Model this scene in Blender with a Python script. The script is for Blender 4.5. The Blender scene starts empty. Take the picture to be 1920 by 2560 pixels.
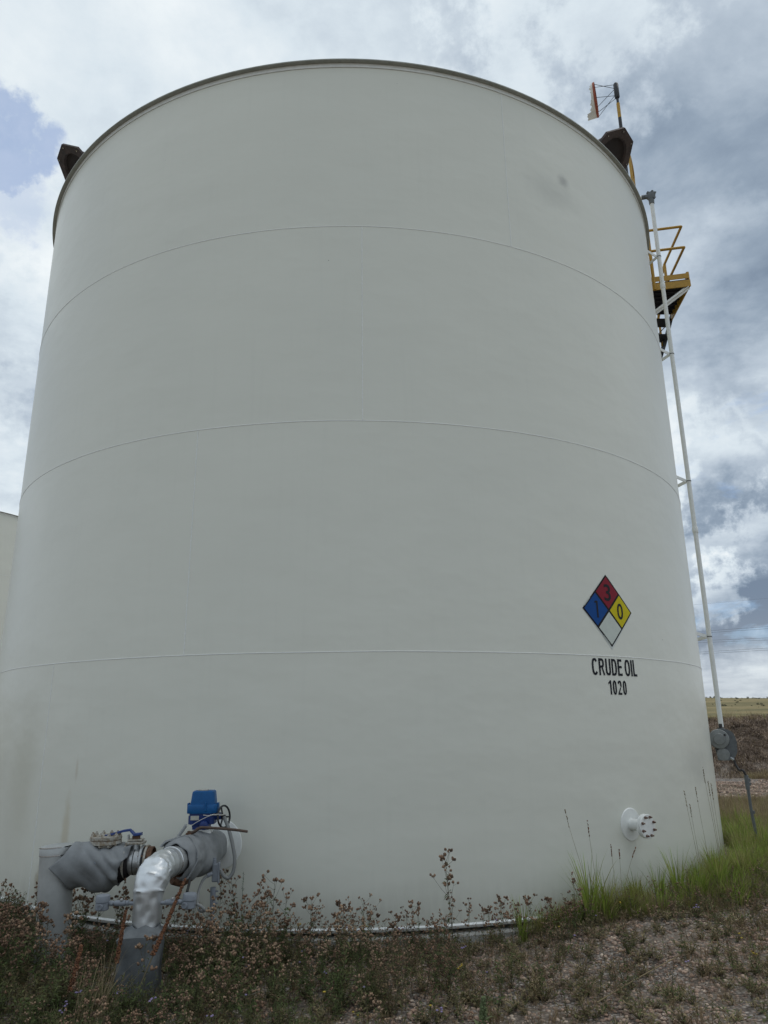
import bpy, math, random
import numpy as np
from mathutils import Vector, Matrix, noise as mnoise
R3 = math.radians
scn = bpy.context.scene
COL = scn.collection
random.seed(7); rng = np.random.default_rng(11)

# ------------------------------------------------------------------ camera
R = 5.38                       # tank radius
D = 12.638                     # tank centre in front of the camera (y)
H = 2.4393                     # height of one shell course
pitch, roll, yaw = .28, -.0114, .0401
cp, sp = math.cos(pitch), math.sin(pitch)
fw = Vector((math.sin(yaw)*cp, math.cos(yaw)*cp, sp))
rt = Vector((math.cos(yaw), -math.sin(yaw), 0)); up = rt.cross(fw)
cr, sr = math.cos(roll), math.sin(roll)
cx, cy = rt*cr + up*sr, up*cr - rt*sr
cam = bpy.data.cameras.new('camera'); camo = bpy.data.objects.new('camera', cam); COL.objects.link(camo)
camo.matrix_world = Matrix(((cx.x, cy.x, -fw.x, 0), (cx.y, cy.y, -fw.y, 0), (cx.z, cy.z, -fw.z, 1.7706), (0, 0, 0, 1)))
cam.sensor_fit = 'HORIZONTAL'; cam.sensor_width = 36; cam.lens = 1828.4/1920*36
cam.clip_start = .05; cam.clip_end = 9000
scn.camera = camo

# ------------------------------------------------------------------ node helpers
class NT:
    def __init__(s, tree): s.t = tree; s.n = tree.nodes; s.l = tree.links
    def node(s, typ, **kw):
        n = s.n.new(typ)
        for k, v in kw.items():
            if k.startswith('i_'): 
                key = k[2:]; key = int(key) if key.isdigit() else key
                s.set(n.inputs[key], v)
            else: setattr(n, k, v)
        return n
    def set(s, inp, v):
        if isinstance(v, bpy.types.NodeSocket): s.l.new(v, inp)
        else: inp.default_value = v
    def math(s, op, a, b=0.0, c=None, clamp=False):
        n = s.n.new('ShaderNodeMath'); n.operation = op; n.use_clamp = clamp
        s.set(n.inputs[0], a); s.set(n.inputs[1], b)
        if c is not None: s.set(n.inputs[2], c)
        return n.outputs[0]
    def vmath(s, op, a, b=None):
        n = s.n.new('ShaderNodeVectorMath'); n.operation = op; s.set(n.inputs[0], a)
        if b is not None: s.set(n.inputs[1], b)
        return n.outputs['Value'] if op in ('DOT_PRODUCT', 'LENGTH', 'DISTANCE') else n.outputs[0]
    def noise(s, vec, scale, detail=4.0, rough=.55, dist=0.0, out=0):
        n = s.n.new('ShaderNodeTexNoise'); s.set(n.inputs['Vector'], vec)
        n.inputs['Scale'].default_value = scale; n.inputs['Detail'].default_value = detail
        n.inputs['Roughness'].default_value = rough; n.inputs['Distortion'].default_value = dist
        return n.outputs[out]
    def ramp(s, fac, stops):
        n = s.n.new('ShaderNodeValToRGB'); s.set(n.inputs[0], fac)
        e = n.color_ramp.elements
        while len(e) > 1: e.remove(e[-1])
        e[0].position = stops[0][0]; e[0].color = c4(stops[0][1])
        for p, c in stops[1:]:
            q = e.new(p); q.color = c4(c)
        return n.outputs[0]
    def mix(s, f, a, b, mode='MIX'):
        n = s.n.new('ShaderNodeMix'); n.data_type = 'RGBA'; n.blend_type = mode
        s.set(n.inputs[0], f); s.set(n.inputs[6], c4(a) if isinstance(a, (tuple, list, float)) else a)
        s.set(n.inputs[7], c4(b) if isinstance(b, (tuple, list, float)) else b)
        return n.outputs[2]
    def sstep(s, x, a, b):
        n = s.n.new('ShaderNodeMapRange'); n.interpolation_type = 'SMOOTHSTEP'
        s.set(n.inputs[0], x); n.inputs[1].default_value = a; n.inputs[2].default_value = b
        return n.outputs[0]
    def lin(s, x, a, b, c=0., d=1.):
        n = s.n.new('ShaderNodeMapRange'); s.set(n.inputs[0], x)
        for i, v in enumerate((a, b, c, d)): n.inputs[i+1].default_value = v
        return n.outputs[0]
def c4(c):
    if isinstance(c, (int, float)): return (c, c, c, 1)
    return tuple(c)+(1,) if len(c) == 3 else tuple(c)

# ------------------------------------------------------------------ world: broken overcast sky
SUN_AZ, SUN_EL = R3(58), R3(66)           # high to the right, dim behind cloud
w = bpy.data.worlds.new('World'); scn.world = w; w.use_nodes = True
T = NT(w.node_tree); w.node_tree.nodes.clear()
out = T.node('ShaderNodeOutputWorld'); bg = T.node('ShaderNodeBackground'); bg.inputs[1].default_value = .1
T.l.new(bg.outputs[0], out.inputs[0])
sky = T.node('ShaderNodeTexSky', sky_type='NISHITA'); sky.sun_disc = False
sky.sun_elevation = SUN_EL; sky.sun_rotation = SUN_AZ; sky.air_density = 1.2; sky.dust_density = .6; sky.altitude = 1600
tc = T.node('ShaderNodeTexCoord'); d = T.vmath('NORMALIZE', tc.outputs['Generated'])
sx = T.node('ShaderNodeSeparateXYZ'); T.l.new(d, sx.inputs[0])
zz = T.math('ADD', T.math('MAXIMUM', sx.outputs[2], 0.0), .22)
cc = T.node('ShaderNodeCombineXYZ')
T.l.new(T.math('DIVIDE', sx.outputs[0], zz), cc.inputs[0]); T.l.new(T.math('DIVIDE', sx.outputs[1], zz), cc.inputs[1])
T.l.new(T.math('MULTIPLY', sx.outputs[2], 1.2), cc.inputs[2])
P = cc.outputs[0]
def lobe(v, inner, outer, warp=.35):
    """soft-edged cloud bank round a sky direction, its edge broken up by noise"""
    dv = T.vmath('DOT_PRODUCT', d, Vector(v).normalized())
    nz = T.math('MULTIPLY', T.math('SUBTRACT', T.noise(P if outer > 10 else d, 2.6 if outer > 10 else 11, 7, .62), .5), warp)
    return T.sstep(T.math('ADD', dv, nz), math.cos(R3(outer)), math.cos(R3(inner)))
n1 = T.noise(P, 1.55, 9, .58, .35); n2 = T.noise(P, 4.2, 8, .62, .2)
n3 = T.noise(T.vmath('ADD', P, (3.1, 7.7, 1.3)), .8, 5, .5)
body = T.math('ADD', T.math('MULTIPLY', n1, .72), T.math('MULTIPLY', n2, .28))
body = T.math('ADD', body, T.math('MULTIPLY', T.math('SUBTRACT', n3, .5), .35))
for v_, i_, o_, w_, g_ in (
        ((-.40, .68, .61), 4, 30, .30, .07), ((-.391, .769, .506), 1, 10, .10, .08), ((.03, .634, .773), 3, 20, .2, .05), ((.235, .638, .735), 2, 9, .06, .12),
        ((.47, .53, .71), 6, 27, .06, -.22), ((.39, .74, .54), 1, 14, .10, -.04),
        ((.43, .86, .26), 1, 9, .05, .14), ((.455, .77, .45), 1, 9, .05, .06), ((.465, .835, .295), 0, 5, .03, -.17),
        ((.483, .859, .17), 1, 8, .025, -.24), ((.447, .881, .15), 0, 3.2, .012, .26), ((.475, .875, .105), 0, 5, .012, -.15),
        ((.49, .87, .065), 0, 4, .01, .12), ((-.417, .816, .4), 0, 9, .06, -.08)):
    body = T.math('ADD', body, T.math('MULTIPLY', lobe(v_, i_, o_, w_), g_))
cloud = T.ramp(body, [(.25, (1.9, 2.5, 3.4)), (.35, (3.0, 3.75, 4.7)), (.46, (4.9, 5.7, 6.6)), (.57, (7.0, 7.85, 8.5)), (.72, (9.1, 9.6, 9.8))])
hz = T.sstep(sx.outputs[2], .16, .0)
cloud = T.mix(T.math('MULTIPLY', hz, .35), cloud, (6.6, 6.7, 6.6))
gap = T.sstep(T.noise(T.vmath('ADD', P, (1.7, 4.4, .2)), 1.9, 7, .6, .3), .585, .66)
gap = T.math('MAXIMUM', T.math('MULTIPLY', gap, .28), T.math('MAXIMUM', T.math('MULTIPLY', lobe((-.396, .668, .630), 0, 4.2, .02), .75), T.math('MULTIPLY', lobe((-.385, .727, .568), 0, 3, .01), .4)))
skyc = T.mix(1.0, sky.outputs[0], (1.15, 1.35, 1.6), 'MULTIPLY')
T.l.new(T.mix(gap, cloud, T.mix(.25, skyc, cloud)), bg.inputs[0])

# ------------------------------------------------------------------ sun, exposure
sl = bpy.data.lights.new('sun', 'SUN'); sl.energy = 1.0; sl.angle = R3(35); sl.color = (1, .96, .9)
so = bpy.data.objects.new('sun', sl); COL.objects.link(so)
sdir = Vector((math.sin(SUN_AZ)*math.cos(SUN_EL), math.cos(SUN_AZ)*math.cos(SUN_EL), math.sin(SUN_EL)))
so.rotation_euler = sdir.to_track_quat('Z', 'Y').to_euler()
scn.view_settings.view_transform = 'Standard'; scn.view_settings.look = 'None'
scn.view_settings.gamma = 1; scn.view_settings.exposure = 0; scn.view_settings.use_curve_mapping = False
scn.render.engine = 'CYCLES'; scn.render.resolution_x = 768; scn.render.resolution_y = 1024
scn.cycles.max_bounces = 6

# ------------------------------------------------------------------ materials
MATS = {}
def mat(name, col, rough=.6, metal=0., var=.0, vscale=6., bump=0., bscale=40., spec=.5, col2=None, island=0., fn=None):
    m = bpy.data.materials.new(name); m.use_nodes = True; MATS[name] = m
    t = NT(m.node_tree); b = m.node_tree.nodes['Principled BSDF']
    b.inputs['Roughness'].default_value = rough; b.inputs['Metallic'].default_value = metal
    b.inputs['Specular IOR Level'].default_value = spec
    co = t.node('ShaderNodeTexCoord').outputs['Object']
    base = t.node('ShaderNodeRGB').outputs[0]; base.default_value = c4(col)
    c = base
    if col2 is not None:
        c = t.mix(t.sstep(t.noise(co, vscale, 6, .62), .42, .62), base, col2)
    if island:
        g = t.node('ShaderNodeNewGeometry').outputs['Random Per Island']
        c = t.mix(1.0, c, t.ramp(g, [(0, (1-island,)*3), (1, (1+island,)*3)]), 'MULTIPLY')
    if var:
        c = t.mix(1.0, c, t.ramp(t.noise(co, vscale*1.7, 7, .6), [(.3, (1-var,)*3), (.7, (1+var,)*3)]), 'MULTIPLY')
    if fn: c = fn(t, co, c, b) or c
    t.l.new(c, b.inputs['Base Color'])
    if name in ('grass_green', 'leaf_green', 'thistle_leaf', 'grass_dry', 'dry_leaf', 'mullein_green'):
        tr = t.node('ShaderNodeBsdfTranslucent'); t.l.new(c, tr.inputs[0]); mx = t.node('ShaderNodeMixShader'); mx.inputs[0].default_value = .35
        t.l.new(b.outputs[0], mx.inputs[1]); t.l.new(tr.outputs[0], mx.inputs[2]); t.l.new(mx.outputs[0], m.node_tree.nodes['Material Output'].inputs[0])
    if bump:
        bn = t.node('ShaderNodeBump'); bn.inputs['Strength'].default_value = 1; bn.inputs['Distance'].default_value = bump
        t.l.new(t.noise(co, bscale, 6, .6), bn.inputs['Height']); t.l.new(bn.outputs[0], b.inputs['Normal'])
    return m

def shell_fn(t, co, c, b):
    s = t.node('ShaderNodeSeparateXYZ'); t.l.new(co, s.inputs[0]); X, Y, Z = s.outputs
    az = t.math('MULTIPLY', t.math('ARCTAN2', X, t.math('MULTIPLY', Y, -1.)), 180/math.pi)
    cv = t.node('ShaderNodeCombineXYZ'); t.l.new(t.math('MULTIPLY', az, .094), cv.inputs[0]); t.l.new(Z, cv.inputs[2])
    U = cv.outputs[0]                                       # unrolled metres
    def blob(a0, z0, ra, rz, nscale=6., k=.5):
        da = t.math('DIVIDE', t.math('SUBTRACT', az, a0), ra); dz = t.math('DIVIDE', t.math('SUBTRACT', Z, z0), rz)
        r = t.math('SQRT', t.math('ADD', t.math('MULTIPLY', da, da), t.math('MULTIPLY', dz, dz)))
        r = t.math('ADD', r, t.math('MULTIPLY', t.math('SUBTRACT', t.noise(U, nscale, 6, .65), .5), k*2))
        return t.sstep(r, 1., .1)
    stretch = t.vmath('MULTIPLY', U, (9., 1., .55))
    c = t.mix(t.math('MULTIPLY', t.sstep(t.noise(stretch, 1.2, 6, .6), .5, .75), .045), c, (.42, .43, .38))     # rain streaks
    c = t.mix(t.math('MULTIPLY', t.sstep(t.noise(U, .6, 3, .5), .35, .75), .05), c, (.40, .43, .42))           # soft mottling
    low = t.math('MULTIPLY', t.sstep(Z, .55, -.05), t.noise(t.vmath('MULTIPLY', U, (14., 1., 3.)), 1., 5, .65))
    c = t.mix(t.math('MULTIPLY', low, .65), c, (.34, .32, .26))                                               # splash dirt
    c = t.mix(t.math('MULTIPLY', blob(-33.2, .72, .9, .5, 5, .6), .42), c, (.50, .41, .25))                 # rust runs
    c = t.mix(t.math('MULTIPLY', blob(-32.3, 1.33, .35, .2, 7, .6), .3), c, (.46, .37, .25))
    c = t.mix(t.math('MULTIPLY', blob(-37.0, .25, 1.1, .2, 14, .6), .7), c, (.34, .28, .18))
    c = t.mix(t.math('MULTIPLY', blob(-43, 1.2, 5, 1.1, 1.5, .6), .3), c, (.46, .44, .33))
    c = t.mix(t.math('MULTIPLY', blob(30.8, 8.64, 1.6, .14, 5, .35), .55), c, (.26, .26, .24))                # smudges
    c = t.mix(t.math('MULTIPLY', blob(28.5, 8.35, 6.5, .32, 2.5, .5), .22), c, (.3, .31, .29))
    c = t.mix(t.math('MULTIPLY', blob(50, 1.25, 7, .3, 2.5, .5), .28), c, (.34, .35, .33))
    c = t.mix(t.math('MULTIPLY', blob(31.7, .42, 1.6, .3, 5, .4), .2), c, (.36, .36, .33))  # soft shadow below the small nozzle, painted into the shell colour
    dots = t.node('ShaderNodeTexVoronoi'); t.l.new(U, dots.inputs['Vector']); dots.inputs['Scale'].default_value = 1.7
    c = t.mix(t.sstep(dots.outputs['Distance'], .014, .006), c, (.2, .19, .17))                               # chips
    h = t.math('ADD', t.math('MULTIPLY', t.noise(U, 60, 3, .5), .00010), t.math('MULTIPLY', t.noise(t.vmath('MULTIPLY', U, (1., 1., 1.6)), 1.1, 3, .5), .016))
    bn = t.node('ShaderNodeBump'); bn.inputs['Distance'].default_value = 1; bn.inputs['Strength'].default_value = 1
    t.l.new(h, bn.inputs['Height']); t.l.new(bn.outputs[0], b.inputs['Normal'])
    t.l.new(t.lin(t.noise(U, 2.5, 5, .6), .3, .7, .31, .35), b.inputs['Roughness'])
    return c
mat('shell_paint', (.735, .735, .65), .3, fn=shell_fn)
mat('white_paint', (.80, .81, .78), .36, var=.06, vscale=9, bump=.0006, bscale=60)
mat('rim_shaded', (.38, .39, .35), .6, var=.15, vscale=5, bump=.001, bscale=60)  # grey darkened to carry the shade of the lip's unlit underside
mat('roof_paint', (.5, .51, .48), .6, var=.1)
mat('concrete', (.36, .35, .32), .9, var=.2, vscale=7, bump=.004, bscale=30)
mat('rusty_steel', (.09, .045, .025), .8, var=.3, vscale=30, bump=.002, bscale=120, col2=(.17, .09, .05))
mat('brown_hood', (.075, .052, .045), .7, var=.25, vscale=8, bump=.001, bscale=60, col2=(.05, .038, .035))
mat('dark_hollow', (.015, .012, .012), .9)
mat('hood_inside', (.03, .022, .02), .85, var=.2)
mat('yellow_paint', (.46, .26, .03), .5, var=.15, vscale=12, bump=.0008, bscale=80)
mat('black_paint', (.018, .018, .02), .45, var=.2)
mat('deck_steel', (.03, .032, .04), .6, var=.3)
mat('orange_cloth', (.36, .10, .06), .85, var=.2)
mat('white_cloth', (.72, .68, .62), .9, var=.12)
mat('grey_jacket', (.235, .245, .25), .62, var=.16, vscale=5, bump=.005, bscale=11, spec=.35)
mat('base_cloth', (.135, .145, .15), .7, var=.2, vscale=6, bump=.004, bscale=14, spec=.3)
mat('grey_pipe', (.44, .45, .44), .5, var=.12, vscale=4, bump=.0007, bscale=160, metal=.35)
mat('grey_enamel', (.22, .24, .27), .5, var=.1, vscale=14, bump=.0006, bscale=90)
mat('foil', (.70, .72, .73), .44, metal=.9, var=.06, vscale=10, bump=.0008, bscale=30)
mat('foil_dull', (.46, .47, .47), .45, metal=.75, var=.10, vscale=7, bump=.0007, bscale=70)
mat('bright_band', (.78, .79, .8), .25, metal=1.)
mat('valve_cream', (.42, .40, .35), .6, var=.25, vscale=22, col2=(.24, .19, .13), bump=.001, bscale=90)
mat('valve_steel', (.42, .43, .43), .42, metal=.7, var=.2, vscale=20, bump=.001, bscale=90)
mat('blue_enamel', (.004, .085, .25), .45, var=.12, vscale=20, bump=.0006, bscale=80, spec=.3)
mat('blue_dark', (.006, .03, .15), .45, var=.15, vscale=20, bump=.0006, bscale=80)
mat('blue_handle', (.025, .055, .2), .5, var=.25, vscale=25, bump=.0008, bscale=80)
mat('plate_label', (.42, .41, .36), .5, var=.15, vscale=40)
mat('brown_iron', (.085, .055, .04), .7, var=.3, vscale=25, bump=.0012, bscale=100)
mat('copper_bolt', (.13, .055, .035), .5, metal=.5, var=.3, vscale=60, col2=(.30, .24, .2))
mat('black_rubber', (.012, .012, .012), .6)
mat('flex_grey', (.20, .205, .20), .55, var=.1, vscale=20)
mat('string', (.6, .58, .52), .9)
mat('cover_grey', (.215, .225, .22), .45, var=.15, vscale=12, bump=.0008, bscale=80)
mat('gauge_grey', (.12, .13, .135), .5, var=.12, vscale=16, bump=.0008, bscale=80)
mat('cable_black', (.03, .027, .027), .6)
mat('wire_grey', (.10, .11, .13), .6)
mat('letter_black', (.008, .010, .016), .6, spec=.2)
mat('sign_black', (.012, .012, .014), .6, spec=.2); mat('digit_grey', (.022, .022, .026), .6, spec=.15)
mat('sign_red', (.24, .014, .028), .6, var=.05, spec=.2); mat('sign_blue', (.003, .062, .25), .6, var=.05, spec=.2)
mat('sign_yellow', (.60, .50, .008), .6, var=.04, spec=.2); mat('sign_white', (.56, .60, .54), .5, var=.05)
mat('sign_edge', (.62, .65, .62), .6)
# plants
mat('thistle_stem', (.095, .08, .045), .85, island=.3)
mat('thistle_head', (.165, .098, .06), .9, island=.6, col2=(.27, .185, .118), vscale=1.6)
mat('thistle_leaf', (.085, .12, .035), .8, island=.45, col2=(.145, .13, .055), vscale=3)
mat('dry_leaf', (.24, .17, .095), .85, island=.4)
mat('leaf_green', (.045, .09, .03), .75, island=.4, col2=(.075, .10, .04), vscale=5)
mat('grass_green', (.22, .30, .05), .6, island=.4, col2=(.32, .30, .11), vscale=3.5, spec=.3)
mat('grass_dry', (.32, .25, .14), .8, island=.35, col2=(.21, .165, .09), vscale=5)
mat('seed_brown', (.13, .055, .025), .9, island=.5)
mat('mullein_green', (.16, .20, .09), .85, island=.3)
mat('aster_purple', (.24, .19, .33), .8, island=.2); mat('aster_yellow', (.38, .27, .03), .8, island=.2)
mat('berm_brush', (.22, .165, .125), .95, island=.6, col2=(.40, .31, .235), vscale=1.2)
mat('sage_brush', (.075, .08, .05), .95, island=.4)
mat('debris_dark', (.04, .025, .02), .9)
def stone_fn(t, co, c, b):
    g = t.node('ShaderNodeNewGeometry').outputs['Random Per Island']
    k = t.ramp(g, [(0, (.12, .10, .09)), (.18, (.24, .19, .165)), (.4, (.36, .28, .24)), (.6, (.29, .26, .24)), (.78, (.46, .40, .35)), (.92, (.40, .29, .24)), (1, (.68, .64, .58))])
    return t.mix(1., k, t.ramp(t.noise(co, 90, 4, .6), [(.3, (.78, .66, .56)), (.7, (1.22, 1.08, .95))]), 'MULTIPLY')
mat('stone', (.3, .3, .3), .85, fn=stone_fn)

def ground_fn(t, co, c, b):
    s = t.node('ShaderNodeSeparateXYZ'); t.l.new(co, s.inputs[0]); X, Y, Z = s.outputs
    v = t.node('ShaderNodeTexVoronoi'); t.l.new(co, v.inputs['Vector']); v.inputs['Scale'].default_value = 34
    cell = t.node('ShaderNodeSeparateColor'); t.l.new(v.outputs['Color'], cell.inputs[0])
    gravel = t.ramp(cell.outputs[0], [(0, (.17, .14, .125)), (.35, (.32, .27, .235)), (.7, (.45, .39, .34)), (1, (.62, .57, .52))])
    gravel = t.mix(1., gravel, t.ramp(v.outputs['Distance'], [(0, (1.1,)*3), (.6, (.35,)*3)]), 'MULTIPLY')
    soil = t.ramp(t.noise(co, 9, 8, .65), [(.3, (.13, .105, .08)), (.7, (.30, .245, .19))])
    near = t.mix(t.math('MULTIPLY', t.sstep(t.noise(co, .8, 5, .6), .42, .62), .55), gravel, soil)
    dry = t.ramp(t.noise(t.vmath('MULTIPLY', co, (1., .35, 1.)), 3.2, 8, .7), [(.3, (.05, .04, .026)), (.5, (.13, .10, .065)), (.72, (.26, .215, .15))])
    yard = t.mix(t.math('MULTIPLY', t.sstep(Y, 11, 15), t.sstep(t.noise(co, .35, 6, .6), .44, .56)), near, dry)
    brush = t.ramp(t.noise(co, 5.5, 10, .75), [(.33, (.045, .032, .025)), (.5, (.13, .095, .07)), (.66, (.24, .19, .155)), (.8, (.37, .32, .27))])
    onberm = t.sstep(Z, .12, .4)
    c = t.mix(onberm, yard, brush)
    pn = t.noise(t.vmath('MULTIPLY', co, (.35, 1., 1.)), .045, 9, .66)
    pn = t.math('ADD', t.math('MULTIPLY', pn, .6), t.math('MULTIPLY', t.noise(t.vmath('MULTIPLY', co, (.6, 1., 1.)), .16, 8, .7), .4))
    prairie = t.ramp(pn, [(.30, (.085, .085, .045)), (.42, (.16, .14, .065)), (.52, (.25, .20, .095)), (.62, (.30, .24, .125)), (.72, (.20, .17, .085))])
    prairie = t.mix(t.sstep(t.noise(t.vmath('MULTIPLY', co, (.5, 1., 1.)), .35, 6, .7), .60, .72), prairie, (.085, .085, .045))
    far = t.sstep(t.vmath('LENGTH', t.vmath('MULTIPLY', t.vmath('SUBTRACT', co, (0., 5., 0.)), (.62, 1., 0.))), 28, 31)
    c = t.mix(far, c, prairie)
    h = t.math('MULTIPLY', t.math('SUBTRACT', t.noise(co, 24, 6, .7), v.outputs['Distance']), .012)
    bn = t.node('ShaderNodeBump'); bn.inputs['Distance'].default_value = 1
    t.l.new(h, bn.inputs['Height']); t.l.new(bn.outputs[0], b.inputs['Normal'])
    return c
mat('ground', (.2, .2, .2), .95, fn=ground_fn, spec=.2)

# ------------------------------------------------------------------ mesh helpers
class MB:
    def __init__(s): s.v = []; s.f = []; s.m = []; s.mi = 0
    def add(s, vs, fs):
        o = len(s.v); s.v += [tuple(p) for p in vs]; s.f += [tuple(i+o for i in f) for f in fs]; s.m += [s.mi]*len(fs); return s
    def box(s, c, size, M=None):
        x, y, z = (a/2 for a in size); vs = [Vector((i*x, j*y, k*z)) for i in (-1, 1) for j in (-1, 1) for k in (-1, 1)]
        if M is not None: vs = [M @ p for p in vs]
        vs = [p+Vector(c) for p in vs]
        return s.add(vs, [(0, 1, 3, 2), (4, 6, 7, 5), (0, 4, 5, 1), (2, 3, 7, 6), (0, 2, 6, 4), (1, 5, 7, 3)])
    def bar(s, a, b, w, h, roll=0.):
        a, b = Vector(a), Vector(b); d = b-a; q = d.to_track_quat('Z', 'Y').to_matrix() @ Matrix.Rotation(roll, 3, 'Z')
        return s.box((a+b)/2, (w, h, d.length), q)
    def tube(s, pts, rad, seg=12, caps=True, disp=None):
        pts = [Vector(p) for p in pts]; n = len(pts)
        rad = rad if isinstance(rad, (list, tuple)) else [rad]*n
        dirs = [(pts[min(i+1, n-1)]-pts[max(i-1, 0)]).normalized() for i in range(n)]
        ref = Vector((0, 0, 1)) if abs(dirs[0].z) < .9 else Vector((1, 0, 0))
        u = (ref-dirs[0]*ref.dot(dirs[0])).normalized(); vs = []
        for i in range(n):
            u = (u-dirs[i]*u.dot(dirs[i])).normalized(); v = dirs[i].cross(u)
            for k in range(seg):
                a = 2*math.pi*k/seg; dr = u*math.cos(a)+v*math.sin(a); p = pts[i]+dr*rad[i]
                if disp: p = disp(p, dr, i/(n-1), a)
                vs.append(p)
        fs = [(i*seg+k, i*seg+(k+1) % seg, (i+1)*seg+(k+1) % seg, (i+1)*seg+k) for i in range(n-1) for k in range(seg)]
        if caps: fs += [tuple(range(seg))[::-1], tuple((n-1)*seg+k for k in range(seg))]
        return s.add(vs, fs)
    def lathe(s, prof, c, axis, seg=32, a0=0.):
        """prof: (distance along axis, radius)"""
        ax = Vector(axis).normalized(); c = Vector(c); ref = Vector((0, 0, 1)) if abs(ax.z) < .9 else Vector((1, 0, 0))
        u = (ref-ax*ref.dot(ax)).normalized(); v = ax.cross(u); vs = []; n = len(prof)
        for t_, r_ in prof:
            for k in range(seg):
                a = a0+2*math.pi*k/seg; vs.append(c+ax*t_+(u*math.cos(a)+v*math.sin(a))*max(r_, 1e-4))
        fs = [(i*seg+k, i*seg+(k+1) % seg, (i+1)*seg+(k+1) % seg, (i+1)*seg+k) for i in range(n-1) for k in range(seg)]
        fs += [tuple(range(seg))[::-1], tuple((n-1)*seg+k for k in range(seg))]
        return s.add(vs, fs)
    def build(s, name, mats, parent=None, smooth=None, bevel=0., org=None):
        me = bpy.data.meshes.new(name)
        o_ = Vector(org) if org is not None else Vector((0, 0, 0))
        me.from_pydata([tuple(Vector(p)-o_) for p in s.v], [], s.f)
        ms = mats if isinstance(mats, (list, tuple)) else [mats]
        for m in ms: me.materials.append(MATS[m])
        if len(ms) > 1: me.polygons.foreach_set('material_index', s.m)
        ob = bpy.data.objects.new(name, me); COL.objects.link(ob); ob.location = o_
        if smooth is not None:
            me.polygons.foreach_set('use_smooth', [True]*len(me.polygons)); me.set_sharp_from_angle(angle=R3(smooth))
        me.update()
        if bevel:
            md = ob.modifiers.new('bevel', 'BEVEL'); md.width = bevel; md.segments = 2; md.limit_method = 'ANGLE'; md.angle_limit = R3(35)
        if parent is not None:
            ob.parent = parent; bpy_par(ob, parent)
        return ob
def wloc(o):
    p = Vector(o.location)
    while o.parent: o = o.parent; p = p+Vector(o.location)
    return p
def bpy_par(ob, parent):
    """all roots here are unrotated; keep the child's world place"""
    ob.location = Vector(ob.location)-wloc(parent)
def thing(name, label, cat, loc, group=None):
    o = bpy.data.objects.new(name, None); COL.objects.link(o); o.location = loc; o.empty_display_size = .2
    o['label'] = label; o['category'] = cat
    if group: o['group'] = group
    return o
def tag(o, label, cat, group=None):
    o['label'] = label; o['category'] = cat
    if group: o['group'] = group
    return o
def cyl(az, r, z): a = R3(az); return Vector((r*math.sin(a), D-r*math.cos(a), z))
def nz3(p, sc, seed=0.): return mnoise.noise(Vector(p)*sc+Vector((seed, seed*1.7, seed*.3)))
def arcpts(a, b, n): return [a+(b-a)*i/(n-1) for i in range(n)]
def bez(p0, p1, p2, p3, n=14):
    p0, p1, p2, p3 = map(Vector, (p0, p1, p2, p3)); o = []
    for i in range(n):
        t = i/(n-1); o.append(p0*(1-t)**3+p1*3*t*(1-t)**2+p2*3*t*t*(1-t)+p3*t**3)
    return o
def spline(pts, n=6):
    pts = [Vector(p) for p in pts]; o = []
    for i in range(len(pts)-1):
        a = pts[max(i-1, 0)]; b = pts[i]; c = pts[i+1]; d_ = pts[min(i+2, len(pts)-1)]
        for k in range(n):
            t = k/n; o.append(.5*((2*b)+(c-a)*t+(2*a-5*b+4*c-d_)*t*t+(3*b-a-3*c+d_)*t**3))
    o.append(pts[-1]); return o

# ------------------------------------------------------------------ terrain
def smst(x, a, b):
    t = np.clip((x-a)/(b-a), 0, 1); return t*t*(3-2*t)
def ground_h(x, y):
    x = np.asarray(x, float); y = np.asarray(y, float)
    yb = 28.6+16*(1-smst(x, -6, 6))                     # far crest of the dike, farther out behind the second tank
    dist = np.maximum.reduce([y-yb, x-34, -42-x, -24-y])   # distance outside the crest line
    inner = smst(dist, -3.6, 0)*1.78; outer = smst(dist, 1.2, 4.5)*1.1
    h = -.09+inner-outer
    h = h+.11*smst(x, .9, 3.2)*(1-smst(y, 12, 16))
    wob = .035*np.sin(x*1.9+.7*np.sin(y*1.3))*np.sin(y*2.3+.5)+.02*np.sin(x*5.1+y*3.3)
    h = h+wob*np.where(dist < -3, .6, 2.2)
    rise = smst(y, 50, 430)*11.6-smst(y, 440, 1100)*10
    roll_ = (np.sin(x*.011+1.2)*.9+np.sin(x*.031+y*.012)*.45+np.sin(x*.07+y*.05)*.12)*smst(np.hypot(x, y-10), 70, 400)
    return h+rise+roll_
def axis(c, n, near, far):
    u = np.linspace(-1, 1, n); k = math.asinh(far/near)
    return c+near*np.sinh(u*k)
gx = axis(2., 330, 6., 4200.); gy = axis(9., 330, 6., 4200.)
GX, GY = np.meshgrid(gx, gy); GZ = ground_h(GX, GY)
nx = len(gx); ny = len(gy)
vs = np.stack([GX, GY, GZ], -1).reshape(-1, 3)
ii = (np.arange(ny-1)[:, None]*nx+np.arange(nx-1)[None]).ravel()
fs = np.stack([ii, ii+1, ii+nx+1, ii+nx], -1)
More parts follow.
